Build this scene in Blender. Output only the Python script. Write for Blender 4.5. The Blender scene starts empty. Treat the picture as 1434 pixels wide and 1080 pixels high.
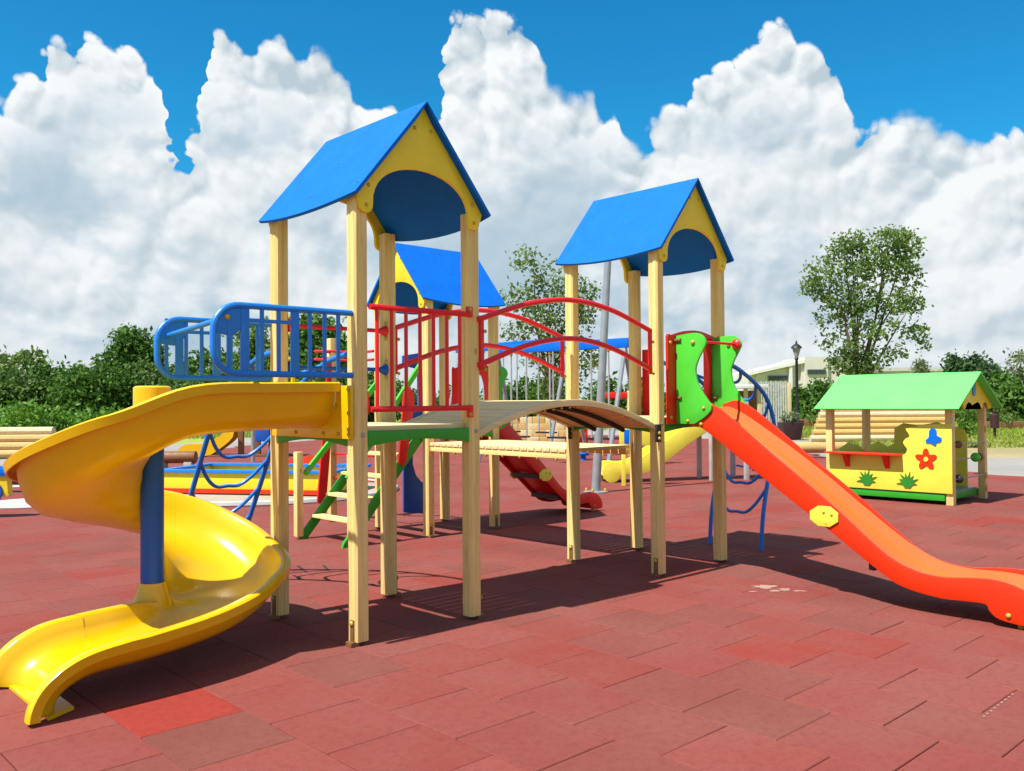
import bpy, bmesh, math, random
import numpy as np
from mathutils import Matrix, Vector

random.seed(7)
rng = np.random.default_rng(11)
SC = bpy.context.scene
COL = SC.collection
PI = math.pi

# ------------------------------------------------------------------ camera
F_PX, PITCH, ROLL, TH = 1251.1545, 0.0168, -0.0075, 0.7558
CAM = Vector((-3.10725, -4.69654, 1.5))
RIGHT_H = Vector((math.cos(TH), -math.sin(TH), 0))
FWD_H = Vector((math.sin(TH), math.cos(TH), 0))


def cam_ray(px, py):
    du, dv = px - 717, py - 540
    cr, sr = math.cos(ROLL), math.sin(ROLL)
    u = du * cr + dv * sr
    v = -du * sr + dv * cr
    x, y, z = u / F_PX, 1.0, -v / F_PX
    c, s = math.cos(PITCH), math.sin(PITCH)
    y, z = y * c - z * s, y * s + z * c
    return RIGHT_H * x + FWD_H * y + Vector((0, 0, z))


def gp(px, d, z=0.0):
    """world point at ground distance d along the viewing direction, bearing of column px"""
    p = CAM + FWD_H * d + RIGHT_H * ((px - 717) / F_PX * d)
    return Vector((p.x, p.y, z))


def gz(py, d):
    """height of image row py at distance d"""
    return 1.5 + (561 - py) / F_PX * d


def gpt(px, py):
    r = cam_ray(px, py)
    t = -CAM.z / r.z
    return CAM + r * t


f0 = cam_ray(717, 540).normalized()
r0 = (cam_ray(717 + F_PX, 540) - cam_ray(717, 540)).normalized()
u0 = r0.cross(f0).normalized()
cam = bpy.data.cameras.new('camera')
cam.sensor_width = 36.0
cam.lens = 36.0 * F_PX / 1434
cam.clip_start = 0.05
cam.clip_end = 3000
cam_o = bpy.data.objects.new('camera', cam)
COL.objects.link(cam_o)
cam_o.matrix_world = Matrix.Translation(CAM) @ Matrix((
    (r0.x, u0.x, -f0.x), (r0.y, u0.y, -f0.y), (r0.z, u0.z, -f0.z))).to_4x4()
SC.camera = cam_o

# ------------------------------------------------------------------ light
SUN_EL = math.radians(58)
SUN_AZ = math.radians(175.5)           # direction towards the sun in the ground plane (measured from +X)
to_sun = Vector((math.cos(SUN_EL) * math.cos(SUN_AZ), math.cos(SUN_EL) * math.sin(SUN_AZ), math.sin(SUN_EL)))
sun = bpy.data.lights.new('sun', 'SUN')
sun.energy = 5.0
sun.angle = math.radians(0.53)
sun.color = (1.0, 0.955, 0.88)
sun_o = bpy.data.objects.new('sun', sun)
COL.objects.link(sun_o)
sun_o.rotation_euler = (-to_sun).to_track_quat('-Z', 'Y').to_euler()
sun_o.location = to_sun * 50

SC.view_settings.view_transform = 'Standard'
SC.view_settings.look = 'None'
SC.view_settings.gamma = 1
SC.view_settings.exposure = 0.7
SC.view_settings.use_curve_mapping = False
SC.render.engine = 'CYCLES'
SC.cycles.max_bounces = 8
SC.cycles.transparent_max_bounces = 8


# ------------------------------------------------------------------ node helper
class NT:
    def __init__(self, tree):
        self.t = tree

    def n(self, typ, **kw):
        nd = self.t.nodes.new(typ)
        for k, v in kw.items():
            setattr(nd, k, v)
        return nd

    def link(self, a, b):
        self.t.links.new(a, b)

    def put(self, sock, v):
        if hasattr(v, 'is_output'):
            self.link(v, sock)
        elif v is not None:
            sock.default_value = v

    def m(self, op, a, b=None, c=None, clamp=False):
        nd = self.n('ShaderNodeMath', operation=op, use_clamp=clamp)
        self.put(nd.inputs[0], a)
        if b is not None:
            self.put(nd.inputs[1], b)
        if c is not None:
            self.put(nd.inputs[2], c)
        return nd.outputs[0]

    def vm(self, op, a, b=None, out=0):
        nd = self.n('ShaderNodeVectorMath', operation=op)
        self.put(nd.inputs[0], a)
        if b is not None:
            if op == 'SCALE':
                self.put(nd.inputs['Scale'], b)
            else:
                self.put(nd.inputs[1], b)
        return nd.outputs['Value'] if op in ('DOT_PRODUCT', 'LENGTH', 'DISTANCE') else nd.outputs[0]

    def noise(self, vec, scale, detail=4, rough=0.55, out='Fac', dist=0.0):
        nd = self.n('ShaderNodeTexNoise')
        if vec is not None:
            self.link(vec, nd.inputs['Vector'])
        nd.inputs['Scale'].default_value = scale
        nd.inputs['Detail'].default_value = detail
        nd.inputs['Roughness'].default_value = rough
        nd.inputs['Distortion'].default_value = dist
        return nd.outputs[out]

    def voro(self, vec, scale, feature='SMOOTH_F1', out='Distance', smooth=0.35):
        nd = self.n('ShaderNodeTexVoronoi', feature=feature)
        self.link(vec, nd.inputs['Vector'])
        nd.inputs['Scale'].default_value = scale
        if feature == 'SMOOTH_F1':
            nd.inputs['Smoothness'].default_value = smooth
        return nd.outputs[out]

    def mr(self, v, a, b, c=0.0, d=1.0, interp='LINEAR'):
        nd = self.n('ShaderNodeMapRange', interpolation_type=interp)
        self.put(nd.inputs[0], v)
        for i, x in enumerate((a, b, c, d)):
            self.put(nd.inputs[i + 1], x)
        return nd.outputs[0]

    def mix(self, fac, a, b):
        nd = self.n('ShaderNodeMix', data_type='RGBA')
        self.put(nd.inputs[0], fac)
        for s, v in ((6, a), (7, b)):
            if isinstance(v, (tuple, list)):
                v = (*v, 1)[:4]
            self.put(nd.inputs[s], v)
        return nd.outputs[2]


# ------------------------------------------------------------------ sky
SKYLINE = [(-31.89, 17.32), (-29.85, 17.36), (-29.43, 17.65), (-28.8, 18.73), (-27.8, 19.0), (-27.55, 19.84), (-26.27, 20.48), (-25.45, 21.26), (-24.69, 20.72), (-23.81, 20.69), (-23.23, 20.85), (-22.6, 20.48), (-22.13, 19.29), (-21.65, 17.8), (-21.5, 15.44), (-21.02, 14.8), (-20.45, 15.54), (-19.97, 16.78), (-19.39, 17.63), (-18.93, 21.9), (-18.4, 22.08), (-17.56, 21.71), (-16.51, 21.74), (-15.44, 22.07), (-14.15, 21.98), (-13.28, 21.19), (-11.88, 21.37), (-11.09, 20.26), (-9.89, 19.88), (-8.86, 18.95), (-7.42, 18.18), (-6.39, 16.75), (-5.43, 17.4), (-4.96, 19.49), (-4.62, 21.92), (-4.06, 23.11), (-3.37, 23.75), (-1.06, 23.85), (0.23, 23.53), (1.47, 23.28), (2.01, 22.13), (2.6, 21.11), (3.51, 19.79), (4.88, 19.34), (5.55, 18.49), (6.69, 18.11), (7.35, 16.83), (7.94, 16.3), (8.57, 16.44), (9.03, 17.8), (9.76, 18.25), (10.97, 19.2), (11.65, 20.08), (12.98, 20.97), (15.16, 21.78), (16.67, 22.69), (17.51, 22.67), (18.34, 21.89), (19.35, 20.7), (19.67, 19.89), (19.93, 18.3), (20.44, 17.06), (21.0, 16.6), (21.73, 16.83), (22.91, 16.84), (24.26, 16.52), (25.39, 15.94), (26.32, 15.47), (27.23, 14.96), (27.84, 14.88), (28.85, 15.04), (30.03, 14.79), (32.26, 14.66)]


def cloud_group():
    g = bpy.data.node_groups.new('cumulus', 'ShaderNodeTree')
    g.interface.new_socket('Vector', in_out='INPUT', socket_type='NodeSocketVector')
    for s in ('Edge', 'Puff', 'El', 'Detail'):
        g.interface.new_socket(s, in_out='OUTPUT', socket_type='NodeSocketFloat')
    b = NT(g)
    gi, go = b.n('NodeGroupInput'), b.n('NodeGroupOutput')
    d = gi.outputs[0]
    # domain warp so that puffs are irregular
    wn = b.noise(d, 9, 3, 0.5, out='Color')
    w = b.vm('SCALE', b.vm('SUBTRACT', wn, (0.5, 0.5, 0.5)), 0.05)
    dw = b.vm('ADD', d, w)
    sep = b.n('ShaderNodeSeparateXYZ')
    b.link(d, sep.inputs[0])
    el = b.m('MULTIPLY', b.m('ARCSINE', sep.outputs[2]), 180 / PI)
    az = b.m('MULTIPLY', b.m('ARCTAN2', b.vm('DOT_PRODUCT', d, tuple(RIGHT_H)), b.vm('DOT_PRODUCT', d, tuple(FWD_H))), 180 / PI)
    v1 = b.voro(dw, 9, 'F1')
    v2 = b.voro(dw, 21, 'F1')
    v3 = b.voro(dw, 47, 'F1')
    v4 = b.voro(dw, 105, 'F1')
    nf = b.noise(d, 90, 4, 0.6)

    def pf(v, k):
        return b.m('MULTIPLY', b.m('SUBTRACT', 0.45, b.m('MULTIPLY', v, v)), k)
    big = b.noise(dw, 6.5, 4, 0.5)
    puff = b.m('ADD', b.m('MULTIPLY', big, 11.0), pf(v1, 2.2))
    det = b.m('ADD', b.m('ADD', pf(v2, 2.6), pf(v3, 1.0)), b.m('ADD', pf(v4, 0.3), b.m('MULTIPLY', b.m('SUBTRACT', nf, 0.5), 0.4)))
    fc = b.n('ShaderNodeFloatCurve')
    cu = fc.mapping.curves[0]
    fc.mapping.extend = 'HORIZONTAL'
    pts = [((a + 33) / 66, e / 40) for a, e in SKYLINE]
    while len(cu.points) < len(pts):
        cu.points.new(0.5, 0.5)
    for p, (x, y) in zip(cu.points, pts):
        p.location = (x, y)
        p.handle_type = 'AUTO'
    fc.mapping.update()
    jit = b.m('ADD', b.m('MULTIPLY', b.m('SUBTRACT', b.noise(d, 13, 2, 0.5), 0.5), 2.6), b.m('ADD', pf(v3, 0.7), b.m('ADD', pf(v4, 0.3), -0.3)))
    b.link(b.mr(b.m('ADD', az, jit), -33, 33), fc.inputs['Value'])
    top_in = b.m('MULTIPLY', fc.outputs[0], 40)
    top_out = b.m('ADD', 8, b.m('MULTIPLY', b.noise(d, 2.6, 2, 0.5), 22))
    side = b.mr(b.m('ABSOLUTE', az), 31, 38, interp='SMOOTHSTEP')
    top = b.m('ADD', b.m('MULTIPLY', top_in, b.m('SUBTRACT', 1, side)), b.m('MULTIPLY', top_out, side))
    small = b.m('ADD', b.m('ADD', pf(v2, 2.0), pf(v3, 1.0)), b.m('ADD', b.m('ADD', pf(v4, 0.3), -1.15), b.m('MULTIPLY', b.m('SUBTRACT', nf, 0.5), 0.6)))
    edge = b.m('ADD', b.m('SUBTRACT', top, el), small)
    b.link(edge, go.inputs[0])
    b.link(puff, go.inputs[1])
    b.link(el, go.inputs[2])
    b.link(det, go.inputs[3])
    return g


def make_world():
    w = bpy.data.worlds.new('World')
    SC.world = w
    w.use_nodes = True
    t = w.node_tree
    t.nodes.clear()
    b = NT(t)
    out = b.n('ShaderNodeOutputWorld')
    bg = b.n('ShaderNodeBackground')
    bg.inputs['Strength'].default_value = 0.06
    sky = b.n('ShaderNodeTexSky', sky_type='NISHITA')
    sky.sun_disc = False
    sky.sun_elevation = SUN_EL
    sky.sun_rotation = math.radians(90) - SUN_AZ
    sky.air_density = 1.0
    sky.dust_density = 0.3
    sky.ozone_density = 2.0
    hs = b.n('ShaderNodeHueSaturation')
    hs.inputs['Saturation'].default_value = 1.25
    hs.inputs['Hue'].default_value = 0.485
    hs.inputs['Value'].default_value = 1.6
    b.link(sky.outputs[0], hs.inputs['Color'])
    blue = b.vm('MULTIPLY', hs.outputs[0], (0.16, 0.80, 1.02))
    tc = b.n('ShaderNodeTexCoord')
    d = tc.outputs['Generated']
    g = cloud_group()
    c0 = b.n('ShaderNodeGroup', node_tree=g)
    b.link(d, c0.inputs[0])
    # second sample a little towards the sun: the difference shades each puff
    tan = (to_sun - FWD_H * to_sun.dot(FWD_H)).normalized()
    c1 = b.n('ShaderNodeGroup', node_tree=g)
    b.link(b.vm('ADD', d, tuple(tan * 0.013)), c1.inputs[0])
    el = c0.outputs['El']
    edge = c0.outputs['Edge']
    gbig = b.m('SUBTRACT', c0.outputs['Puff'], c1.outputs['Puff'])
    gdet = b.m('SUBTRACT', c0.outputs['Detail'], c1.outputs['Detail'])
    amp = b.mr(edge, 0.5, 8.0, 0.75, 0.30)
    low = b.mr(el, 19, 5)
    lit = b.m('ADD', b.m('ADD', 0.66, b.m('MULTIPLY', gbig, 0.52)), b.m('MULTIPLY', gdet, amp), clamp=True)
    # broad grey-blue under-sides, more of them low down
    broad = b.noise(b.vm('MULTIPLY', d, (1, 1, 1.9)), 5.0, 5, 0.55)
    grey = b.mr(broad, 0.44, 0.62, interp='SMOOTHSTEP')
    rim = b.mr(edge, 0.3, 5.5)
    greyf = b.m('MULTIPLY', b.m('MULTIPLY', grey, rim), b.m('ADD', 0.55, b.m('MULTIPLY', low, 0.4)), clamp=True)
    soft = b.m('ADD', b.m('MULTIPLY', lit, b.m('SUBTRACT', 1, b.m('MULTIPLY', low, 0.25))), b.m('MULTIPLY', low, 0.12), clamp=True)
    white = b.mix(soft, (5.3, 6.4, 7.1), (9.8, 10.1, 10.2))
    ccol = b.mix(greyf, white, (4.3, 5.8, 7.0))
    # pale band at the horizon
    ccol = b.mix(b.mr(el, 3.5, -0.5), ccol, (6.6, 7.6, 8.2))
    wide = b.mr(b.noise(d, 7, 2, 0.5), 0.5, 0.68, 0.35, 1.5)
    mask = b.mr(edge, b.m('MULTIPLY', wide, -0.25), wide, interp='SMOOTHSTEP')
    hi = b.m('MULTIPLY', b.mr(b.m('ADD', b.noise(d, 3.2, 6, 0.58), b.m('MULTIPLY', c0.outputs['Detail'], 0.012)), 0.47, 0.56, interp='SMOOTHSTEP'), b.mr(el, 30, 42, interp='SMOOTHSTEP'))  # scattered overhead clouds, out of view, added to whiten the ambient light
    mask = b.m('MAXIMUM', mask, hi)
    col = b.mix(mask, blue, ccol)
    b.link(col, bg.inputs['Color'])
    b.link(bg.outputs[0], out.inputs[0])
    w.cycles.sampling_method = 'MANUAL'
    w.cycles.sample_map_resolution = 512


make_world()


# ------------------------------------------------------------------ materials
def new_mat(name):
    m = bpy.data.materials.new(name)
    m.use_nodes = True
    t = m.node_tree
    t.nodes.clear()
    b = NT(t)
    out = b.n('ShaderNodeOutputMaterial')
    p = b.n('ShaderNodeBsdfPrincipled')
    b.link(p.outputs[0], out.inputs[0])
    return m, b, p, out


def set_bump(b, p, h, strength, dist=0.01):
    bp = b.n('ShaderNodeBump')
    bp.inputs['Strength'].default_value = strength
    bp.inputs['Distance'].default_value = dist
    b.link(h, bp.inputs['Height'])
    b.link(bp.outputs[0], p.inputs['Normal'])


def paint(name, rgb, rough=0.4, var=0.10, dirt=0.12, spec=0.4, coat=0.0, scale=6, bump=0.10):
    rgb = tuple(c * 0.66 for c in rgb)
    m, b, p, _ = new_mat(name)
    tc = b.n('ShaderNodeTexCoord').outputs['Object']
    n1 = b.noise(tc, scale, 5, 0.6)
    n2 = b.noise(tc, scale * 9, 4, 0.65)
    dark = tuple(c * (1 - var * 2.0) for c in rgb)
    c = b.mix(b.mr(n1, 0.35, 0.7), dark, rgb)
    dusty = tuple(min(1, 0.6 * x + 0.08) for x in rgb)
    c = b.mix(b.m('MULTIPLY', b.mr(n2, 0.56, 0.78), dirt), c, dusty)
    b.link(c, p.inputs['Base Color'])
    rv = 1.0 if bump > 0.05 else 0.25
    b.link(b.mr(n2, 0.3, 0.7, rough - 0.07 * rv, rough + 0.12 * rv), p.inputs['Roughness'])
    p.inputs['Specular IOR Level'].default_value = spec
    p.inputs['Coat Weight'].default_value = coat
    p.inputs['Coat Roughness'].default_value = 0.12
    set_bump(b, p, b.noise(tc, scale * 5, 4, 0.55), bump, 0.004)
    return m


def wood(name, rgb, dark, axis=2, rough=0.55, cracks=0.5):
    rgb, dark = tuple(c * 0.96 for c in rgb), tuple(c * 0.8 for c in dark)
    m, b, p, _ = new_mat(name)
    tc = b.n('ShaderNodeTexCoord').outputs['Object']
    oi = b.n('ShaderNodeObjectInfo').outputs['Random']
    off = b.n('ShaderNodeCombineXYZ')
    for i in range(3):
        b.link(b.m('MULTIPLY', oi, 7.3 + i * 3.1), off.inputs[i])
    v = b.vm('ADD', tc, off.outputs[0])
    s = [1.0, 1.0, 1.0]
    s[axis] = 0.045
    vs = b.vm('MULTIPLY', v, tuple(s))
    g1 = b.noise(vs, 26, 5, 0.6, dist=0.6)
    g2 = b.noise(vs, 120, 3, 0.6)
    blot = b.noise(v, 3.0, 3, 0.5)
    c = b.mix(b.mr(g1, 0.42, 0.68), rgb, tuple(0.62 * a + 0.38 * d_ for a, d_ in zip(rgb, dark)))
    c = b.mix(b.m('MULTIPLY', b.mr(g2, 0.58, 0.75), cracks), c, dark)
    kn = list((3.0, 3.0, 3.0))
    kn[axis] = 1.3
    kv = b.voro(b.vm('ADD', b.vm('MULTIPLY', v, tuple(kn)), b.vm('SCALE', b.noise(v, 9, 2, 0.5, out='Color'), 0.06)), 1.6, 'F1')
    c = b.mix(b.mr(kv, 0.075, 0.045, 0, 0.75), c, dark)
    c = b.mix(b.m('MULTIPLY', b.mr(blot, 0.45, 0.75), 0.25), c, tuple(x * 0.72 for x in rgb))
    b.link(c, p.inputs['Base Color'])
    b.link(b.mr(g1, 0.3, 0.7, rough - 0.08, rough + 0.12), p.inputs['Roughness'])
    p.inputs['Specular IOR Level'].default_value = 0.35 if 0.3 < rough < 0.7 else (0.08 if rough > 0.5 else 0.6)
    h = b.m('ADD', g1, b.m('MULTIPLY', g2, 0.5))
    set_bump(b, p, h, 0.22 if rough > 0.3 else 0.05, 0.003)
    return m


M = {}
M['wood_z'] = wood('pale_timber_upright', (0.82, 0.605, 0.23), (0.40, 0.23, 0.06), 2)
M['wood_x'] = wood('pale_timber_long', (0.80, 0.63, 0.32), (0.42, 0.26, 0.09), 0)
M['wood_y'] = wood('pale_timber_plank', (1.0, 0.70, 0.27), (0.66, 0.40, 0.14), 1, 0.75)
M['deck'] = wood('varnished_bridge_plank', (0.95, 0.69, 0.33), (0.62, 0.42, 0.18), 1, 0.75)
M['wood_grey'] = wood('weathered_plank', (0.50, 0.45, 0.36), (0.22, 0.17, 0.11), 1)
M['log'] = wood('yellow_log', (0.55, 0.36, 0.13), (0.27, 0.13, 0.04), 0)
M['log_brown'] = wood('brown_log', (0.22, 0.10, 0.04), (0.10, 0.04, 0.02), 0)
M['yellow_slide'] = paint('yellow_plastic', (1.10, 0.665, 0.004), 0.25, 0.03, 0.03, 0.5, bump=0.03)
M['yellow_panel'] = paint('yellow_board', (1.25, 0.90, 0.03), 0.42, 0.05, 0.06)
M['lemon'] = paint('lemon_board', (1.2, 1.03, 0.10), 0.45, 0.05, 0.06)
M['blue_roof'] = paint('blue_roof_board', (0.001, 0.205, 0.98), 0.6, 0.07, 0.0, 0.15)
M['blue_tube'] = paint('blue_tube_paint', (0.012, 0.29, 1.05), 0.38, 0.06, 0.05)
M['blue_dark'] = paint('blue_plastic', (0.010, 0.135, 0.66), 0.42, 0.06, 0.05)
M['red_tube'] = paint('red_tube_paint', (1.15, 0.018, 0.030), 0.36, 0.06, 0.05)
M['red_panel'] = paint('red_board', (1.12, 0.018, 0.012), 0.42, 0.05, 0.06)
M['orange'] = paint('orange_plastic', (0.97, 0.040, 0.001), 0.4, 0.04, 0.03, 0.45, bump=0.04)
M['orange_lit'] = paint('orange_plastic_lit', (1.0, 0.19, 0.03), 0.26, 0.02, 0.0, 0.5, bump=0.02)  # slide plastic again, lightened: the bed's grazing sheen is put into the colour
M['red_slide'] = paint('red_plastic', (1.10, 0.016, 0.014), 0.34, 0.04, 0.04)
M['green'] = paint('green_board', (0.10, 0.76, 0.05), 0.42, 0.05, 0.05)
M['green_beam'] = paint('green_paint', (0.035, 0.48, 0.022), 0.45, 0.07, 0.05)
M['green_roof'] = paint('light_green_roof', (0.22, 1.18, 0.22), 0.6, 0.06, 0.06, 0.15, scale=2.5)
M['green_dark'] = paint('grass_green_cutout', (0.03, 0.32, 0.025), 0.5)
M['bolt'] = paint('yellow_cap', (0.78, 0.55, 0.06), 0.3)
M['brass'] = paint('rusty_foot_plate', (0.30, 0.14, 0.05), 0.5)
M['dark_metal'] = paint('dark_steel', (0.045, 0.035, 0.03), 0.5)
M['steel'] = paint('galvanised_steel', (0.50, 0.55, 0.58), 0.4, 0.1, 0.1)
M['steel'].node_tree.nodes['Principled BSDF'].inputs['Metallic'].default_value = 0.35
M['chain'] = paint('grey_chain', (0.55, 0.56, 0.56), 0.45)
M['white'] = paint('white_paint', (0.78, 0.77, 0.74), 0.55)
M['lamp_black'] = paint('dark_green_iron', (0.025, 0.03, 0.03), 0.45)
M['lamp_glass'] = paint('frosted_lamp_glass', (0.45, 0.47, 0.46), 0.3)
M['planter'] = paint('dark_red_planter', (0.07, 0.02, 0.025), 0.6)
M['building'] = paint('beige_render', (0.86, 0.80, 0.71), 0.8, 0.05, 0.1, scale=0.5)
M['building_pale'] = paint('pale_cladding', (0.98, 0.97, 0.93), 0.7, 0.05, 0.1, scale=0.5)
M['roof_grey'] = paint('grey_roof_edge', (0.38, 0.36, 0.33), 0.7, scale=0.5)
M['window_glass'] = paint('dark_window_glass', (0.06, 0.085, 0.09), 0.15)
M['black'] = paint('black_rubber', (0.015, 0.012, 0.012), 0.6)
M['sand'] = paint('pale_sand', (0.60, 0.52, 0.40), 0.9, 0.1, 0.2, 0.1)
M['kerb'] = paint('white_kerb_concrete', (0.66, 0.64, 0.60), 0.8, 0.08, 0.15, 0.2)


def tile_mat(name, island):
    m, b, p, _ = new_mat(name)
    geo = b.n('ShaderNodeNewGeometry')
    pos = geo.outputs['Position']
    if island:
        rnd = geo.outputs['Random Per Island']
    else:
        rnd = b.n('ShaderNodeObjectInfo').outputs['Random']
    ramp = b.n('ShaderNodeValToRGB')
    ramp.color_ramp.interpolation = 'LINEAR'
    cr = ramp.color_ramp
    cols = [(0.0, (0.172, 0.055, 0.041)), (0.18, (0.219, 0.053, 0.043)), (0.36, (0.231, 0.049, 0.039)),
            (0.52, (0.185, 0.056, 0.043)), (0.68, (0.243, 0.060, 0.048)), (0.86, (0.210, 0.044, 0.034)), (1.0, (0.251, 0.038, 0.027))]
    while len(cr.elements) < len(cols):
        cr.elements.new(0.5)
    for e, (x, c) in zip(cr.elements, cols):
        e.position = x
        e.color = (*c, 1)
    b.link(rnd, ramp.inputs[0])
    blot = b.noise(pos, 0.9, 5, 0.6)
    grain = b.noise(pos, 260, 3, 0.7)
    mid = b.noise(pos, 22, 5, 0.7)
    fleck = b.voro(pos, 95, 'F1')
    c = b.mix(b.mr(blot, 0.40, 0.68, 0, 0.65), ramp.outputs[0], (0.225, 0.085, 0.068))
    c = b.mix(b.mr(mid, 0.47, 0.72, 0, 0.55), c, (0.14, 0.032, 0.028))
    c = b.mix(b.mr(grain, 0.50, 0.72, 0, 0.75), c, (0.10, 0.022, 0.02))
    c = b.mix(b.mr(fleck, 0.22, 0.06, 0, 0.35), c, (0.36, 0.18, 0.15))
    b.link(c, p.inputs['Base Color'])
    p.inputs['Roughness'].default_value = 0.88
    p.inputs['Specular IOR Level'].default_value = 0.12
    h = b.m('ADD', b.m('MULTIPLY', grain, 1.0), b.m('MULTIPLY', mid, 0.8))
    set_bump(b, p, h, 0.45, 0.004)
    return m


M['tile'] = tile_mat('red_rubber_tile', False)
M['tile_far'] = tile_mat('red_rubber_tile_far', True)
M['tile_base'] = paint('dark_rubber_joint', (0.16, 0.045, 0.04), 0.9, 0.1, 0.1, 0.1)


def ground_mat(name, a, bcol, c3, sc, bump=0.4):
    m, b, p, _ = new_mat(name)
    pos = b.n('ShaderNodeNewGeometry').outputs['Position']
    a, bcol, c3 = (tuple(0.66 * x for x in q) for q in (a, bcol, c3))
    n1 = b.noise(pos, sc, 6, 0.6)
    n2 = b.noise(pos, sc * 12, 5, 0.7)
    c = b.mix(b.mr(n1, 0.42, 0.6), a, bcol)
    c = b.mix(b.mr(n2, 0.5, 0.75, 0, 0.7), c, c3)
    b.link(c, p.inputs['Base Color'])
    p.inputs['Roughness'].default_value = 0.95
    p.inputs['Specular IOR Level'].default_value = 0.1
    set_bump(b, p, n2, bump, 0.05)
    return m


M['grass_ground'] = ground_mat('meadow', (0.34, 0.46, 0.04), (0.44, 0.48, 0.10), (0.20, 0.32, 0.03), 0.12)
M['dry'] = ground_mat('dry_earth', (0.52, 0.42, 0.25), (0.42, 0.36, 0.18), (0.28, 0.27, 0.10), 0.35)
M['pave'] = ground_mat('pale_paving', (0.44, 0.41, 0.36), (0.37, 0.36, 0.33), (0.50, 0.47, 0.42), 0.3, 0.15)


def leaf_mat(name, dark, light, trans=0.35):
    m, b, p, out = new_mat(name)
    dark, light = tuple(0.78 * x for x in dark), tuple(0.78 * x for x in light)
    geo = b.n('ShaderNodeNewGeometry')
    c = b.mix(geo.outputs['Random Per Island'], dark, light)
    n = b.noise(geo.outputs['Position'], 0.9, 3, 0.5)
    c = b.mix(b.mr(n, 0.4, 0.7, 0, 0.5), c, tuple(0.5 * x for x in dark))
    b.link(c, p.inputs['Base Color'])
    p.inputs['Roughness'].default_value = 0.55
    p.inputs['Specular IOR Level'].default_value = 0.3
    tr = b.n('ShaderNodeBsdfTranslucent')
    b.link(c, tr.inputs[0])
    mx = b.n('ShaderNodeMixShader')
    mx.inputs[0].default_value = trans
    b.link(p.outputs[0], mx.inputs[1])
    b.link(tr.outputs[0], mx.inputs[2])
    b.link(mx.outputs[0], out.inputs[0])
    return m


M['leaf'] = leaf_mat('green_leaves', (0.13, 0.24, 0.045), (0.30, 0.44, 0.11), 0.5)
M['leaf_hedge'] = leaf_mat('hedge_leaves', (0.05, 0.14, 0.018), (0.17, 0.33, 0.045))
M['leaf_mix'] = leaf_mat('mid_green_leaves', (0.07, 0.16, 0.03), (0.22, 0.36, 0.07))
M['leaf_bright'] = leaf_mat('bright_leaves', (0.10, 0.26, 0.025), (0.25, 0.46, 0.06))
M['leaf_pale'] = leaf_mat('pale_leaves', (0.17, 0.24, 0.10), (0.30, 0.33, 0.17))
M['leaf_conifer'] = leaf_mat('conifer_leaves', (0.05, 0.12, 0.04), (0.14, 0.25, 0.08))
M['bark'] = wood('grey_bark', (0.17, 0.12, 0.08), (0.06, 0.04, 0.03), 2, 0.85)


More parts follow.
